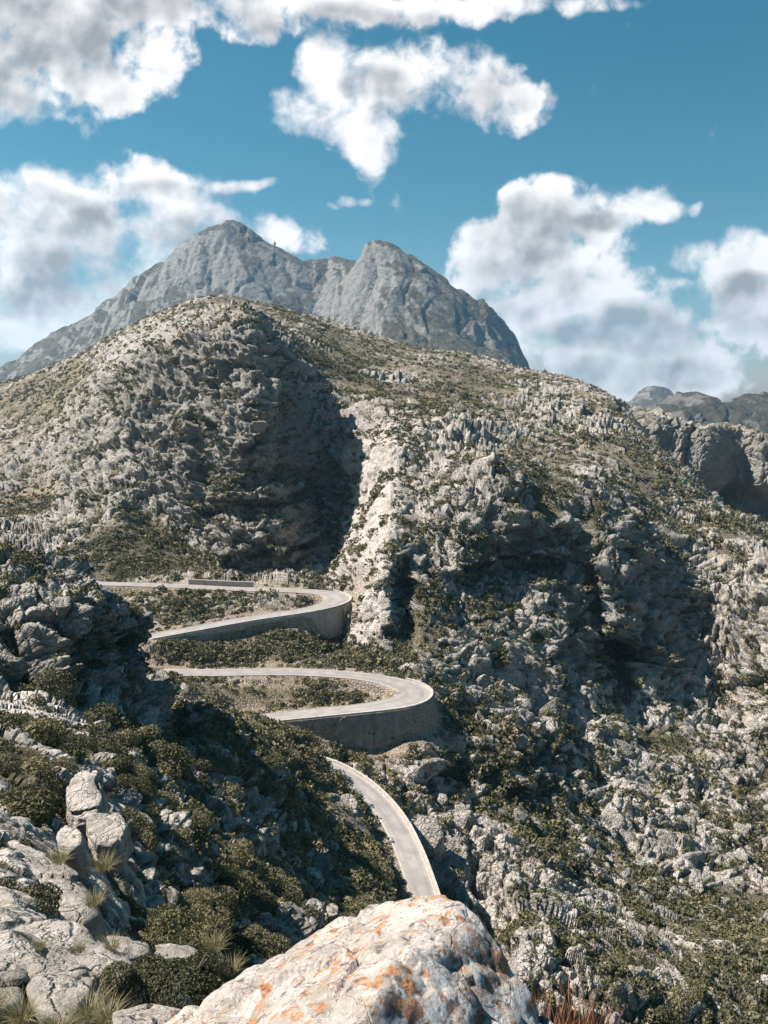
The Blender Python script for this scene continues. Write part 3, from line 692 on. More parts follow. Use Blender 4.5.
retaining(iA, iB, [4, 5, 6, 8, 9.5, 10, 9, 7.5, 6], WALL_B, 'tall dark stone retaining wall carrying the lower hairpin bend')
iA, iB = nearest_i(300, 760, -77.1), len(ROAD) - 1
retaining(iA, iB, [3, 4, 5, 6, 6, 6], WALL_A, 'long low stone parapet wall on the outer edge of the lowest road', .5)
def parapet(i0, i1, off, h0, h1, mat, name, label, th=.5, cop=True):
    idx = np.arange(i0, i1 + 1); rnd = np.random.default_rng(3)
    root = empty(name); tag(root, label, 'wall')
    prism_along('wall_face', idx, off, off + math.copysign(th, off), (lambda t: h1) if cop else (lambda t: h1 * (.25 + .75 * math.sin(math.pi * min(max(t, .0), 1)) ** .3)), lambda t: h0, mat, root)
    if cop: prism_along('coping', idx, off - math.copysign(.06, off), off + math.copysign(th + .06, off), lambda t: h1 + .16, lambda t: h1 + .003, COPING, root)
parapet(nearest_i(186, 586, -60), nearest_i(252, 589, -60.8), -.5, -1, 1.5, WALL_A, 'parapet_wall', 'short grey parapet wall behind the upper road, under the big cliff')
# pale kerb line on the inner side of the road
KERB = strip('kerb', 4, len(ROAD) - 1, [(lambda i: RW[i] + .02, -.12), (lambda i: RW[i] + .02, .10), (lambda i: RW[i] + .26, .10), (lambda i: RW[i] + .26, -.3)], 0, COPING); KERB['kind'] = 'structure'
dirt = strip('verge', 2, len(ROAD) - 2, [(lambda i: -RW[i] + .02, .012), (lambda i: -RW[i] + .38, .018)], 0, plain_material('roadside_dust', (.30, .26, .22), (.42, .37, .32), 1.5, .02)); dirt['kind'] = 'structure'

# ------------------------------------------------------------------ rocks
def rock_material(name, c0, c1, dark=(.12, .115, .11), tan=(.36, .27, .19), sc=1.0):
    m, N, b = new_mat(name)
    pos = N.node('ShaderNodeNewGeometry').outputs['Position']
    a = N.noise(pos, 1.3 * sc, 6, .65, .3); f = N.noise(pos, 9 * sc, 6, .7)
    c = N.mix(N.ramp(a, .35, .62), c0, c1)
    c = N.mix(N.ramp(f, .56, .72, 0, .55), c, dark)
    c = N.mix(N.ramp(N.noise(N.vmath('ADD', pos, (7, 3, 1)), 1.1 * sc, 5, .6), .56, .72, 0, .5), c, tan)
    wav = N.noise(N.vmath('MULTIPLY', pos, (1.2, 1.2, 5)), 2.2 * sc, 5, .6, .6)
    c = N.mix(N.ramp(N.math('ABSOLUTE', N.math('SUBTRACT', wav, .5)), .0, .014, .6, 0), c, (.07, .065, .06))
    N.l.new(c, b.inputs['Base Color'])
    ck = N.voro(N.vmath('ADD', pos, N.vmath('SCALE', N.noise(pos, 2.5, 4), scale=.5)), 1.5 * sc, 'DISTANCE_TO_EDGE')
    n1 = bump(N, b, N.math('ADD', N.math('ADD', wav, N.ramp(ck, 0, .05, -.5, 0)), N.math('MULTIPLY', f, .9)), .14 / sc, 1.0)
    bump(N, b, N.noise(pos, 45 * sc, 4, .7), .008 / sc, .5, n1)
    return m
ROCK_NEAR = rock_material('weathered_limestone', (.29, .26, .225), (.52, .47, .41))
ROCK_MID = rock_material('grey_limestone', (.25, .24, .225), (.50, .475, .44), sc=.25)
def ico_dirs(sub):
    bm = bmesh.new(); bmesh.ops.create_icosphere(bm, subdivisions=sub, radius=1)
    V = np.array([v.co[:] for v in bm.verts], np.float32); Fc = np.array([[v.index for v in f.verts] for f in bm.faces], np.int32); bm.free()
    return V / np.linalg.norm(V, axis=1)[:, None], Fc
ICO = {k: ico_dirs(k) for k in (4, 5, 6, 7)}
def hull_rock(name, pts, mat, sub, label, cat='rock', group=None, rough=.06, lam=.5, soft=18, seed=0, crack=1.0, kind=None):
    pts = [Vector(p) for p in pts]; bm = bmesh.new()
    for p in pts: bm.verts.new(p)
    bmesh.ops.convex_hull(bm, input=bm.verts); bmesh.ops.recalc_face_normals(bm, faces=bm.faces)
    c = sum((f.calc_center_median() * f.calc_area() for f in bm.faces), Vector()) / sum(f.calc_area() for f in bm.faces)
    pl = np.array([[*f.normal, f.normal.dot(f.calc_center_median() - c)] for f in bm.faces if f.calc_area() > 1e-7]); bm.free()
    D, Fc = ICO[sub]
    k = np.maximum(D @ pl[:, :3].T, 1e-4) / np.maximum(pl[:, 3], 1e-3)       # 1/r of every plane
    kk = (k ** soft).sum(1) ** (1 / soft); r = 1 / kk
    size = float(np.median(r)); P = D * r[:, None]; W = P + np.array(c[:], np.float32)
    W = W.astype(np.float32)
    Q = W + np.stack([perlin(W, lam, seed + 1), perlin(W, lam, seed + 2), perlin(W, lam, seed + 3)], 1) * lam * .5
    f1, f2, i1, fc = worley(Q, lam, seed + 4, .7); h = (-np.exp(-(f2 - f1) / .07) * .7 * crack + fc * 1.3 + i1 * .4 - f1 * .2) * rough
    f1, f2, i1, fc = worley(Q, lam * .36, seed + 5, .6); h += (-np.exp(-(f2 - f1) / .09) * .6 * crack + fc * 1.2) * rough * .42
    h += fbm(W, lam * .7, seed + 6, 5, .55) * rough * .9
    P = P + D * (h[:, None])
    me = bpy.data.meshes.new(name); me.from_pydata([], [], []); n = len(P)
    me.vertices.add(n); me.vertices.foreach_set('co', P.astype(np.float32).ravel())
    me.loops.add(Fc.size); me.loops.foreach_set('vertex_index', Fc.ravel()); me.polygons.add(len(Fc))
    me.polygons.foreach_set('loop_start', np.arange(0, Fc.size, 3, dtype=np.int32)); me.polygons.foreach_set('use_smooth', np.ones(len(Fc), bool)); me.update(calc_edges=True)
    me.materials.append(mat); o = bpy.data.objects.new(name, me); C.collection.objects.link(o); o.location = c
    if kind: o['kind'] = kind
    else: tag(o, label, cat, group)
    return o

def lichen_material():
    m, N, b = new_mat('lichen_covered_limestone')
    g = N.node('ShaderNodeNewGeometry'); pos = g.outputs['Position']
    s = N.node('ShaderNodeSeparateXYZ'); N.l.new(g.outputs['Normal'], s.inputs[0])
    a = N.noise(pos, 5, 7, .65, .3); f = N.noise(pos, 26, 7, .72, .2); g2 = N.noise(pos, 90, 4, .7)
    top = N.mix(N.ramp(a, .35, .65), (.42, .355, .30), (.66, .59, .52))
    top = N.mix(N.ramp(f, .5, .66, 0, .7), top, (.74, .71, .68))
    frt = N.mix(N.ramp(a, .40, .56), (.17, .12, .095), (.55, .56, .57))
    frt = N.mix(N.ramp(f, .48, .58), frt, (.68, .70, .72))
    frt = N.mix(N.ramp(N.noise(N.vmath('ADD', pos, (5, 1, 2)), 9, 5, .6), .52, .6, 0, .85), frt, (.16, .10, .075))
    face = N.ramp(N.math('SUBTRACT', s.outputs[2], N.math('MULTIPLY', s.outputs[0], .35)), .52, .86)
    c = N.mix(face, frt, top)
    # orange lichen in flat spreading patches
    o1 = N.noise(N.vmath('ADD', pos, (2.2, .7, 4)), 6.5, 4, .6); o2 = N.noise(pos, 38, 5, .7)
    vv = N.voro(N.vmath('ADD', pos, N.vmath('SCALE', N.node('ShaderNodeTexNoise').outputs['Color'], scale=.05)), 19, 'F1')
    ol = N.ramp(N.math('SUBTRACT', N.math('ADD', o1, N.math('MULTIPLY', N.math('SUBTRACT', o2, .5), .7)), N.math('MULTIPLY', N.math('SUBTRACT', vv, .35), .38)), .525, .575)
    c = N.mix(N.math('MULTIPLY', ol, .85), c, N.mix(N.ramp(g2, .4, .6), (.50, .19, .06), (.64, .32, .15)))
    w = N.noise(N.vmath('ADD', pos, (9, 4, 6)), 16, 6, .7)
    c = N.mix(N.ramp(w, .56, .63, 0, .8), c, (.12, .10, .09))
    N.l.new(c, b.inputs['Base Color'])
    cr1 = N.voro(N.vmath('ADD', N.vmath('MULTIPLY', pos, (1, 1, 1.6)), N.vmath('SCALE', N.node('ShaderNodeTexNoise').outputs['Color'], scale=.12)), 3.2, 'DISTANCE_TO_EDGE')
    
    pit = N.voro(pos, 34, 'F1')
    hh = N.math('ADD', N.math('ADD', f, N.ramp(pit, .05, .35, -.25, 0)), N.ramp(cr1, 0, .012, -.25, 0))
    n1 = bump(N, b, N.math('ADD', hh, N.math('MULTIPLY', a, .9)), .05, .9); bump(N, b, g2, .008, .7, n1)
    return m
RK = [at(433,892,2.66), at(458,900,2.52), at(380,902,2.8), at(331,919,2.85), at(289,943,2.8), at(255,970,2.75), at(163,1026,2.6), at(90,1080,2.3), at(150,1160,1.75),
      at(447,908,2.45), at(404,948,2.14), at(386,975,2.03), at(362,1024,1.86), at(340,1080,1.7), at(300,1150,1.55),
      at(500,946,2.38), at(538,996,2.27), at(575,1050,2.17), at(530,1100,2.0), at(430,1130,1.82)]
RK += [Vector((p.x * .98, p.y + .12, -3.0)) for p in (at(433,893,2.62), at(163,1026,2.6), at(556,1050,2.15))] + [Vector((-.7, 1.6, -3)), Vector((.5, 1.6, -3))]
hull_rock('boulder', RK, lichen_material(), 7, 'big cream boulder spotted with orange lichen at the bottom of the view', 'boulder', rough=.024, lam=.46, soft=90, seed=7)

def slab(pts, thick, label, mat=None, sub=6, rough=.10, lam=.9, seed=1, name='rock', push=.35):
    P = [at(*p) for p in pts]; c = sum(P, Vector()) / len(P)
    B = [Vector((c.x + (p.x - c.x) * 1.1, c.y + (p.y - c.y) * 1.05 + push, p.z - thick)) for p in P]
    return hull_rock(name, P + B, mat or ROCK_NEAR, sub, label, rough=rough * .5, lam=lam, seed=seed, soft=14)
slab([(-60,905,7.6),(20,905,7.4),(75,915,7.0),(118,945,6.5),(150,966,6.2),(120,975,5.9),(60,950,6.2),(10,955,6.0),(-60,950,6.2)], 1.0, 'long pale rock slab sloping down across the near slope, above the grass tufts', seed=11)
slab([(28,962,5.6),(60,952,5.7),(92,962,5.5),(98,985,5.2),(70,1020,4.6),(35,1010,4.7),(20,985,5.0)], 1.0, 'square pale rock block below the long slab, beside the dark round shrub', seed=13, rough=.08)
slab([(-50,955,5.4),(10,958,5.5),(26,975,5.2),(20,1005,4.8),(-50,1010,4.6)], 1.0, 'shaded rock block cut off by the edge, under the long pale slab', seed=15)
slab([(-60,830,11.8),(0,826,11.6),(35,846,11.0),(75,864,10.4),(102,888,9.6),(108,916,8.9),(70,915,8.6),(30,885,9.4),(-60,868,10)], 1.6, 'wide pale rock ledge with a rounded end, above the olive bush', seed=17, rough=.15, lam=1.4)
slab([(54,826,12.6),(66,821,12.8),(80,828,12.4),(83,843,11.8),(70,846,11.6),(55,842,11.8)], .8, 'small rounded rock perched on top of the wide pale ledge', seed=19, sub=5)
slab([(64,790,20),(72,770,21),(88,763,21.5),(100,772,21),(104,795,20),(96,818,19),(72,820,19)], 1.2, 'upright grey rock knob above the pale ledges', seed=21, rough=.22, lam=1.6)
slab([(84,815,17.5),(98,808,18),(120,808,18),(128,826,17.2),(118,842,16.4),(92,845,16.4)], .9, 'rounded grey rock streaked with dark moss, below the upright knob', seed=23, rough=.16, lam=1.3)
slab([(104,934,7.0),(125,930,7.1),(148,940,6.9),(150,955,6.5),(120,960,6.3)], .6, 'flat cracked stone between the olive scrub and the dark round shrub', seed=27, sub=5)
slab([(150,941,7.2),(166,936,7.3),(186,940,7.2),(200,952,7.0),(196,962,6.7),(160,962,6.6)], .6, 'pale broken stone just behind the dark round shrub', seed=29, sub=5)
slab([(-20,768,26),(4,764,26),(14,780,25),(16,802,23.5),(-10,806,23)], 2.2, 'grey rock at the very edge beside the scrub, next to the upright knob', seed=31, rough=.2, lam=1.6, sub=5)
slab([(110,1010,3.6),(150,1003,3.7),(178,1006,3.6),(172,1040,3.2),(110,1050,3.1)], .5, 'low dusty stone wedged against the lichen boulder', seed=33, sub=5, rough=.06)
def mid_boulder(pts, thick, label, seed, rough=.5, lam=3.5, push=2.0):
    return slab(pts, thick, label, TERRAIN_MAT, 5, rough * .9, lam * 1.2, seed, 'boulder', push)
mid_boulder([(338,800,140),(342,792,141),(352,792,141),(359,800,140),(358,814,138),(344,816,138)], 4, 'lone pale boulder on the scrub slope beside the lowest road', 41, .4, 2.5)
mid_boulder([(305,902,72),(310,897,73),(321,899,73),(324,910,71),(318,918,70),(306,916,70)], 2, 'pair of small pale boulders, the larger one, below the scrub slope', 43, .2, 1.4, 1)
mid_boulder([(326,906,72),(331,902,73),(339,906,72),(338,915,71),(328,917,71)], 1.6, 'pair of small pale boulders, the smaller one, nearer the lowest road', 45, .18, 1.2, 1)
mid_boulder([(412,818,150),(424,812,151),(438,818,150),(446,835,147),(436,850,145),(416,842,146)], 7, 'large dark boulder just outside the bend of the lowest road', 47, .6, 3)
mid_boulder([(689,880,172),(694,868,174),(702,872,173),(704,892,170),(694,898,169)], 3, 'small upright pale rock on the lower slope of the ravine', 53, .4, 2.5)
print('rocks', round(time.time() - T0, 1))

# ------------------------------------------------------------------ shrubs
def leaf_material(name, cols, by_object=False, rough=.75):
    m, N, b = new_mat(name); b.inputs['Roughness'].default_value = rough
    pos = N.node('ShaderNodeNewGeometry').outputs['Position']
    t = N.node('ShaderNodeObjectInfo').outputs['Random'] if by_object else N.attr('tone')
    r = N.node('ShaderNodeValToRGB'); N.l.new(t, r.inputs[0]); r.color_ramp.interpolation = 'LINEAR'
    el = r.color_ramp.elements
    while len(el) < len(cols): el.new(.5)
    for k, (p_, c_) in enumerate(cols): el[k].position = p_; el[k].color = (*c_, 1)
    lv = N.attr('leaf')
    c = N.mix(N.ramp(lv, 0, 1, 0, .6, False), r.outputs[0], (.16, .15, .07))
    c = N.mix(N.ramp(N.noise(pos, .9, 3), .4, .7, 0, .35), c, (.03, .035, .018))
    N.l.new(c, b.inputs['Base Color'])
    tr = N.node('ShaderNodeBsdfTranslucent'); N.l.new(c, tr.inputs[0]); mx = N.node('ShaderNodeMixShader'); mx.inputs[0].default_value = .18
    out = [n for n in N.n if n.type == 'OUTPUT_MATERIAL'][0]
    N.l.new(b.outputs[0], mx.inputs[1]); N.l.new(tr.outputs[0], mx.inputs[2]); N.l.new(mx.outputs[0], out.inputs[0]); return m
SCRUB_COLS = [(0, (.028, .034, .017)), (.35, (.060, .062, .032)), (.6, (.105, .098, .050)), (.8, (.185, .16, .09)), (1, (.27, .22, .125))]
SCRUB = leaf_material('scrub_leaves', SCRUB_COLS)
def leaf_cloud(cen, rad, k, rg, tone=None, squash=.8, fill=5.0, upright=0.0, aspect=1.0):
    """leaf clumps for many shrubs at once: cen (n,3), rad (n), k (n) clumps each -> verts, quads, per-vertex tone and leaf"""
    idx = np.repeat(np.arange(len(rad)), k); L = len(idx)
    d = rg.normal(size=(L, 3)); d /= np.linalg.norm(d, axis=1)[:, None]; d[:, 2] = np.abs(d[:, 2]) * 1.0 - .18
    lob = rg.normal(size=(len(rad), 4, 3)); lob[:, :, 2] = np.abs(lob[:, :, 2]); lob /= np.linalg.norm(lob, axis=2)[:, :, None]
    mx = np.max(np.einsum('lk,lbk->lb', d, lob[idx]), axis=1)
    rr = rad[idx] * (.52 + .5 * np.clip(mx, 0, 1) ** 2) * (.45 + .55 * rg.random(L) ** .35)
    c = cen[idx] + d * rr[:, None] * np.array([1, 1, squash])
    nrm = d + rg.normal(size=(L, 3)) * .75; nrm /= np.linalg.norm(nrm, axis=1)[:, None]
    t = np.cross(nrm, rg.normal(size=(L, 3))); t /= np.linalg.norm(t, axis=1)[:, None] + 1e-9
    if upright: t = t * (1 - upright) + np.array([0, 0, 1]) * upright + d * .3; t /= np.linalg.norm(t, axis=1)[:, None]
    bt = np.cross(nrm, t); bt /= np.linalg.norm(bt, axis=1)[:, None] + 1e-9
    s = (rad[idx] * np.sqrt(fill / np.maximum(k[idx], 1)) * (.55 + .7 * rg.random(L)) * .5)[:, None]
    ta = t * s * aspect; ba = bt * s / aspect
    j = lambda: 1 + .35 * rg.normal(size=(L, 1))
    V = np.stack([c - ta * j() , c - ba * j(), c + ta * j(), c + ba * j()], 1).reshape(-1, 3)
    lv = np.repeat(rg.random(L), 4); tn = np.repeat(tone[idx], 4) if tone is not None else np.zeros(L * 4)
    return V, tn, lv
def quads_mesh(name, V, attrs, mat, smooth=False):
    me = bpy.data.meshes.new(name); n = len(V)
    me.vertices.add(n); me.vertices.foreach_set('co', V.astype(np.float32).ravel())
    me.loops.add(n); me.loops.foreach_set('vertex_index', np.arange(n, dtype=np.int32)); me.polygons.add(n // 4)
    me.polygons.foreach_set('loop_start', np.arange(0, n, 4, dtype=np.int32)); me.update(calc_edges=True)
    for k, v in attrs.items():
        a = me.attributes.new(k, 'FLOAT', 'POINT'); a.data.foreach_set('value', v.astype(np.float32))
    me.materials.append(mat); return me
def scatter():
    nc, nr = TNC, NROW; G = TP.reshape(nr, nc, 3)
    a = G[1:, :-1] - G[:-1, :-1]; b = G[:-1, 1:] - G[:-1, :-1]; cr = np.cross(b, a); area = np.linalg.norm(cr, axis=2)
    nz = np.abs(cr[..., 2]) / (area + 1e-9); Y = G[:-1, :-1, 1]; X_ = _PX.reshape(nr, nc)[:-1, :-1]; Y_ = _PY.reshape(nr, nc)[:-1, :-1]
    vis = (X_ > -40) & (X_ < GW + 40) & (Y_ > -10) & (Y_ < GH + 30) & (Y > 12) & (Y < 1000)
    zbv = zb_at(X_.ravel(), Y_.ravel()).reshape(X_.shape); vis &= Y < zbv * 1.06 + 2
    rel = TREL.reshape(nr, nc)[:-1, :-1]; rk = TROCK.reshape(nr, nc)[:-1, :-1]; rd = TROAD.reshape(nr, nc)[:-1, :-1]
    pn = fbm(TP, 22, 301, 3).reshape(nr, nc)[:-1, :-1]
    dens = (ss(.30, .62, nz) * .9 + .10) * (.35 + 1.0 * ss(.9, -.25, rel)) * (1.25 - .75 * np.clip(rk, 0, 1)) * (.35 + 1.6 * ss(-.25, .35, pn)) * ss(.5, 2.0, rd)
    for (gx, gy, rx, ry, s_) in [(375,560,35,110,-.75),(625,705,45,18,-.7),(330,830,110,90,.35),(250,650,150,16,1.0),(45,718,80,15,-.98),(60,620,95,70,-.75),(60,800,90,90,-.45),(600,560,170,110,-.45),(650,850,150,150,-.15),(180,600,90,14,.5),(150,560,60,25,.8)]:
        dens = dens * (1 + s_ * np.exp(-(((X_ - gx) / rx) ** 2 + ((Y_ - gy) / ry) ** 2)))
    w = (area * dens * vis / (1 + (Y / 210) ** 2.1)).ravel(); w = w * (1 + (60 / np.maximum(Y.ravel(), 15)) ** 1.1)
    cdf = np.cumsum(w); n = NSHRUB; k = np.searchsorted(cdf, rng.random(n) * cdf[-1]); r0, c0 = np.unravel_index(k, area.shape)
    f = rng.random((n, 2)); P = G[r0, c0] + a[r0, c0] * f[:, :1] + b[r0, c0] * f[:, 1:]
    d = P[:, 1]; rad = np.exp(rng.normal(0, .48, n)) * (.78 + .35 * ss(60, 250, d)) * (.5 + .5 * ss(10, 70, d))
    rad = np.clip(rad, .22, 3.4)
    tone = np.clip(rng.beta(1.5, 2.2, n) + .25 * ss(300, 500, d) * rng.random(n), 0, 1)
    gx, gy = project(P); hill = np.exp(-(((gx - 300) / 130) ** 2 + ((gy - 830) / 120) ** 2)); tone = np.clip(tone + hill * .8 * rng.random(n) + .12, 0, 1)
    low = rd.ravel()[k] < rad + .6; rad[low] *= .6
    return P, rad, tone
NSHRUB = 46000
SP, SR, ST = scatter()
SPX, SPY = project(SP)
app = SR / SP[:, 1] * (zb_at(SPX, SPY - SR * F / SP[:, 1] * .6) * 1.04 + 1 > SP[:, 1]) * (SPX > 4) * (SPX < GW - 4) * (SPY < GH - 6)
order = np.argsort(-app); NIND = 262
ind = order[:NIND]; rest = order[NIND:]
# the mass of far scrub, one object
def build_scrub():
    c, r, t = SP[rest], SR[rest], ST[rest]; px = r * F / c[:, 1]
    k = np.clip((px * 7 + np.maximum(px - 14, 0) * 22).astype(int), 10, 900); r = r * 1.05
    V, tn, lv = leaf_cloud(c - np.c_[0 * r, 0 * r, r * .1], r, k, rng, t, .8, 6.0)
    me = quads_mesh('scrub', V, {'tone': tn, 'leaf': lv}, SCRUB); print('scrub quads', len(V) // 4)
    o = bpy.data.objects.new('scrub', me); C.collection.objects.link(o); tag(o, 'low olive and dark green scrub covering the rocky slopes', kind='stuff')
build_scrub()
# individual shrubs: a few grown once, copied with their own size and turn
STEM = plain_material('shrub_stem', (.10, .08, .06), (.18, .14, .10), 8, .01)
def shrub_proto(seed, k, tone_v, squash, fill, up=0.0, aspect=1.0):
    rg = np.random.default_rng(seed)
    V, tn, lv = leaf_cloud(np.zeros((1, 3)), np.ones(1), np.array([k]), rg, np.array([tone_v]), squash, fill, up, aspect)
    return quads_mesh('foliage', V, {'tone': tn, 'leaf': lv}, SCRUB)
def stem_mesh(seed, hgt=.5):
    rg = np.random.default_rng(seed); V, Fc = [], []
    for q in range(5):
        a = rg.random() * 6.28; tip = np.array([math.cos(a) * .35, math.sin(a) * .35, hgt * (.8 + .5 * rg.random())]); b0 = len(V)
        for t, r in ((-.25, .045), (.5, .03), (1, .012)):
            for s_ in range(5):
                an = s_ * 1.2566; V.append(tuple(tip * t + np.array([math.cos(an) * r, math.sin(an) * r, 0])))
        for z_ in range(2):
            for s_ in range(5): Fc.append((b0 + z_ * 5 + s_, b0 + z_ * 5 + (s_ + 1) % 5, b0 + z_ * 5 + 5 + (s_ + 1) % 5, b0 + z_ * 5 + 5 + s_))
    me = bpy.data.meshes.new('stem'); me.from_pydata(V, [], Fc); me.materials.append(STEM); return me
TONES = [.05, .22, .38, .52, .70, .90]
FINE = {t: [shrub_proto(800 + int(t * 100) + j, 3600, t, .8 + .1 * j, 13.0) for j in range(2)] for t in TONES}
PROTO = {t: [shrub_proto(900 + int(t * 100) + j, 1100, t, .78 + .1 * j, 10.0) for j in range(2)] for t in TONES}
STEMS = [stem_mesh(5), stem_mesh(6)]
def tone_word(t): return {.05: 'very dark green', .22: 'dark green', .38: 'grey green', .52: 'olive green', .70: 'yellowish', .90: 'straw coloured dry'}[t]
def place_name(px, py, d):
    if d < 60: return ('rocky slope just below the viewpoint', 'near')
    if px < 420 and 60 <= d < 160 and py > 690: return ('scrub slope that falls to the lowest road', 'slope')
    if px < 160 and py <= 760: return ('rocky knoll hiding the road', 'knoll')
    if 160 <= d < 270 and px < 430 and py < 780: return ('banks between the road bends', 'bends')
    if py > 880: return ('bottom of the ravine', 'ravine')
    if px < 470: return ('bank just outside the road wall', 'wall')
    if d < 290: return ('far side of the ravine under the cave', 'far side')
    return ('upper mountainside', 'upper')
for i in ind:
    t = min(TONES, key=lambda q: abs(q - ST[i])); r = float(SR[i]) * 1.08; p = SP[i]
    where, key = place_name(SPX[i], SPY[i], p[1]); w = 'dry tussock' if t > .6 else 'low bush'
    o = bpy.data.objects.new('shrub', None); C.collection.objects.link(o); o.empty_display_size = .3
    o.location = (float(p[0]), float(p[1]), float(p[2]) - r * .1); o.rotation_euler = (0, 0, float(rng.random() * 6.28)); o.scale = (r, r, r * float(.85 + .3 * rng.random()))
    tag(o, f'{tone_word(t)} {w} on the {where}', 'tussock' if t > .6 else 'shrub', f'{tone_word(t)} shrubs on the {where}')
    c = bpy.data.objects.new('foliage', (FINE if r * F / p[1] > 24 else PROTO)[t][int(rng.integers(2))]); C.collection.objects.link(c); c.parent = o
    if r * F / p[1] > 9:
        c = bpy.data.objects.new('stem', STEMS[int(rng.integers(2))]); C.collection.objects.link(c); c.parent = o

# shrubs that stand out in the photograph
def shrub_at(px, py, r, label, tone=.1, squash=.9, k=900, name='shrub', cat='shrub', fill=9, d=None, up=0., asp=1.0, sy=1.0):
    p = on_ground(px, py) if d is None else at(px, py, d)
    o = empty(name, p); o.scale = (r, r * sy, r); tag(o, label, cat)
    f = bpy.data.objects.new('foliage', shrub_proto(int(px * 7 + py), k, tone, squash, fill, up, asp)); C.collection.objects.link(f); f.parent = o
    s_ = bpy.data.objects.new('stem', STEMS[int(px) % 2]); C.collection.objects.link(s_); s_.parent = o
    return o
shrub_at(38, 706, 1.6, 'bushy small tree standing beside the old track below the knoll', .40, 1.15, 900, 'tree', 'tree')
shrub_at(320, 703, 3.1, 'big dark bush in the middle of the lower bend', .08, 1.1, 900)
shrub_at(178, 606, 2.6, 'round dark bush on the bank inside the upper bend', .15, 1.1, 900)
shrub_at(22, 560, 2.6, 'grey green bush on top of the rocky knoll', .42, .8, 900)
shrub_at(20, 912, .52, 'wide olive green bush between two pale rock ledges', .45, .62, 5000, fill=16, d=8.2, sy=1.2)
shrub_at(-20, 905, .5, 'olive green bush cut off by the edge, beside the wide one', .5, .7, 4000, fill=16, d=8.2)
shrub_at(150, 985, .30, 'dark green low shrub with fine leaves, below the flat cracked stone', .12, .85, 5000, fill=14, d=5.4)
shrub_at(190, 985, .36, 'dark round shrub tucked behind the lichen boulder', .0, .8, 7000, fill=14, d=5.3)
shrub_at(120, 985, .22, 'green leafy shrub at the left end of the dark round shrub', .42, .9, 3500, fill=14, d=5.2)
shrub_at(168, 928, .42, 'light green shrub behind the broken stones', .48, .8, 3500, fill=14, d=8.5)
shrub_at(210, 938, .36, 'sparse olive shrub right of the broken stones', .55, .7, 2600, fill=12, d=8.0)
shrub_at(15, 850, .5, 'small green bush on the wide pale rock ledge', .45, .6, 2500, fill=14, d=11.2)
shrub_at(28, 815, 1.0, 'bright green spreading bush behind the pale rock ledge', .5, .6, 3500, fill=14, d=15.5)

# grass tufts
BLADE = leaf_material('grass_blades', [(0, (.11, .12, .05)), (.5, (.26, .23, .12)), (1, (.40, .33, .19))])
REED = leaf_material('rust_stalks', [(0, (.20, .085, .045)), (.5, (.30, .13, .07)), (1, (.36, .22, .12))])
def tuft_mesh(name, n, hgt, spread, lean, wid, seed, mat, toner=(.2, 1)):
    rg = np.random.default_rng(seed); V = []; tn = []
    for _ in range(n):
        a = rg.random() * 6.283; b = np.array([math.cos(a), math.sin(a)]) * spread * math.sqrt(rg.random()) ; h = hgt * (.55 + .5 * rg.random())
        out = np.array([math.cos(a), math.sin(a)]) * lean * (.2 + rg.random()) + rg.normal(size=2) * lean * .3; sd = rg.random() * 6.283; s_ = np.array([math.cos(sd), math.sin(sd), 0]) * wid
        pt = [np.array([b[0] + out[0] * t * t * h, b[1] + out[1] * t * t * h, h * (t - .18 * lean * t * t)]) for t in (0, .4, .75, 1)]; ws = (1, .8, .5, .08); tv = toner[0] + (toner[1] - toner[0]) * rg.random()
        for q in range(3):
            V += [pt[q] - s_ * ws[q], pt[q] + s_ * ws[q], pt[q + 1] + s_ * ws[q + 1], pt[q + 1] - s_ * ws[q + 1]]; tn += [tv] * 4
    V = np.array(V); return quads_mesh(name, V, {'tone': np.array(tn), 'leaf': np.zeros(len(V))}, mat)
TUFTS = [tuft_mesh('blades', 260, .17, .07, .8, .0018, 70 + j, BLADE) for j in range(3)]
def tuft(px, py, d, sc, label, j=0, grp=None):
    o = bpy.data.objects.new('grass_tuft', TUFTS[j % 3]); C.collection.objects.link(o); o.location = at(px, py, d); o.scale = (sc * .78, sc * .78, sc * .66); o.rotation_euler = (0, 0, j * 1.3 + px)
    tag(o, label, 'grass tuft', grp)
tuft(22, 1020, 4.4, 1.2, 'straw coloured grass tuft in the bottom corner beside the rock block', 0)
tuft(88, 1018, 4.5, 1.35, 'big arching grass tuft in front of the square rock block', 1)
tuft(108, 1022, 4.3, 1.1, 'greener grass tuft touching the dusty stone', 2)
tuft(55, 1035, 4.1, 1.1, 'grass tuft at the bottom edge between the two larger ones', 1)
tuft(-8, 1010, 4.5, 1.2, 'grass tuft cut off by the side edge, under the shaded block', 2)
tuft(41, 948, 6.0, .7, 'small pale grass tuft growing on the long slab', 0)
tuft(78, 952, 6.0, .9, 'yellow grass tuft growing in the crack of the long slab', 1)
tuft(112, 948, 6.5, 1.0, 'dry grass tuft beside the flat cracked stone', 2)
tuft(60, 862, 10.0, 1.6, 'olive grass tuft on the end of the wide pale ledge', 0)
tuft(232, 972, 5.6, 1.0, 'sandy grass tuft between the dark shrub and the lichen boulder', 1)
tuft(215, 950, 7.0, 1.3, 'dry grass tuft behind the dark round shrub', 2)
tuft(95, 905, 9.0, 1.5, 'reddish dry grass tuft below the rounded ledge end', 0)
tuft(104, 870, 10.5, 2.0, 'tall dry grass tuft against the rounded ledge end', 1)
ST_M = [tuft_mesh('stalks', 44, .30, .11, .25, .0035, 90 + j, REED, (0, 1)) for j in range(3)]
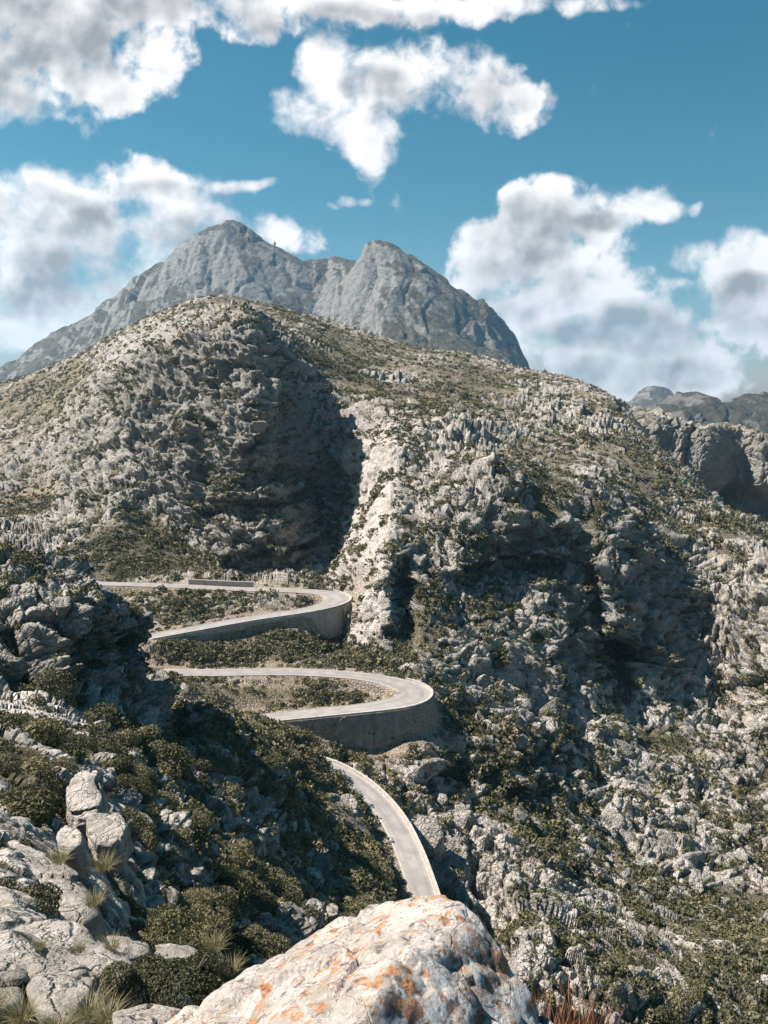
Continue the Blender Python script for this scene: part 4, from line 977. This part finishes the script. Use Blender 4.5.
for j, (px, py, d, sc) in enumerate([(505,1030,3.4,.8),(525,1040,3.3,.9),(548,1042,3.3,.9),(572,1044,3.3,.95),(596,1046,3.3,.8),(540,1060,3.0,.7)]):
    o = bpy.data.objects.new('dry_stalks', ST_M[j % 3]); C.collection.objects.link(o); o.location = at(px, py, d); o.scale = (sc,) * 3; o.rotation_euler = (0, 0, j)
    tag(o, 'clump of rust coloured dry stalks beside the lichen boulder', 'dry plant', 'rust coloured stalks beside the lichen boulder')

# ------------------------------------------------------------------ small things: road posts, summit mast
WHITE = plain_material('white_paint', (.72, .71, .68), (.82, .81, .78), 3, .01); IRON = plain_material('grey_steel', (.20, .20, .20), (.30, .30, .29), 2, .01, .5)
def box(V, Fc, x0, x1, y0, y1, z0, z1):
    b = len(V); V += [(x, y, z) for z in (z0, z1) for x, y in ((x0, y0), (x1, y0), (x1, y1), (x0, y1))]
    Fc += [(b, b+1, b+2, b+3), (b+4, b+5, b+6, b+7)] + [(b+k, b+(k+1) % 4, b+4+(k+1) % 4, b+4+k) for k in range(4)]
def road_post(px, py, z, side, label):
    i = nearest_i(px, py, z); c = ROAD[i]; o_ = side * (RW[i] + .9)
    root = empty('road_sign', (c[0] + ROAD_N[i, 0] * o_, c[1] + ROAD_N[i, 1] * o_, c[2] - .2)); tag(root, label, 'sign')
    V, Fc = [], []; box(V, Fc, -.06, .06, -.06, .06, -.6, 1.6); mesh_obj('post', V, Fc, IRON, root)
    V, Fc = [], []; box(V, Fc, -.36, .36, -.09, -.063, .7, 1.7); mesh_obj('panel', V, Fc, WHITE, root)
road_post(191, 629, -64.1, 1, 'small white sign panel beside the middle stretch of road')
def pole(px, py, z, side, label):
    i = nearest_i(px, py, z); c = ROAD[i]; o_ = side * (RW[i] + .8)
    root = empty('post', (c[0] + ROAD_N[i, 0] * o_, c[1] + ROAD_N[i, 1] * o_, c[2] - .2)); tag(root, label, 'post')
    V, Fc = [], []; box(V, Fc, -.07, .07, -.07, .07, -.6, 1.5); mesh_obj('shaft', V, Fc, IRON, root)
    V, Fc = [], []; box(V, Fc, -.10, .10, -.10, .10, 1.502, 1.62); mesh_obj('cap', V, Fc, WHITE, root)
pole(221, 672, -70.2, -1, 'thin dark post on the outer edge of the lower road')
mr = empty('summit_mast', at(275, 251, 2960)); mr.location.z -= 6; tag(mr, 'thin mast with a small cabin on the crest of the far peak', 'mast')
V, Fc = [], []; box(V, Fc, -2.2, 2.2, -2.2, 2.2, -6, 38); mesh_obj('shaft', V, Fc, IRON, mr)
V, Fc = [], []; box(V, Fc, -5, 5, -5, 5, -10, 17); mesh_obj('cabin', V, Fc, IRON, mr)
V, Fc = [], []; box(V, Fc, -5, 5, -1, 1, 29, 33); mesh_obj('aerial', V, Fc, IRON, mr)

# ------------------------------------------------------------------ haze
def build_haze():
    m = bpy.data.materials.new('haze'); m.use_nodes = True; m.node_tree.nodes.clear(); N = NT(m.node_tree)
    out = N.node('ShaderNodeOutputMaterial'); v = N.node('ShaderNodeVolumePrincipled')
    v.inputs['Color'].default_value = (.33, .62, .90, 1); v.inputs['Density'].default_value = HAZE; v.inputs['Anisotropy'].default_value = .2
    N.l.new(v.outputs[0], out.inputs['Volume'])
    me = bpy.data.meshes.new('haze'); bm = bmesh.new(); bmesh.ops.create_cube(bm, size=1); bm.to_mesh(me); bm.free(); me.materials.append(m)
    o = bpy.data.objects.new('haze', me); C.collection.objects.link(o); o['kind'] = 'stuff'
    o.scale = (18400, 18400, 331.5 + 760); o.location = (0, 0, (760 - 331.5) / 2)
HAZE = .000065
build_haze()
print('done', round(time.time() - T0, 1))
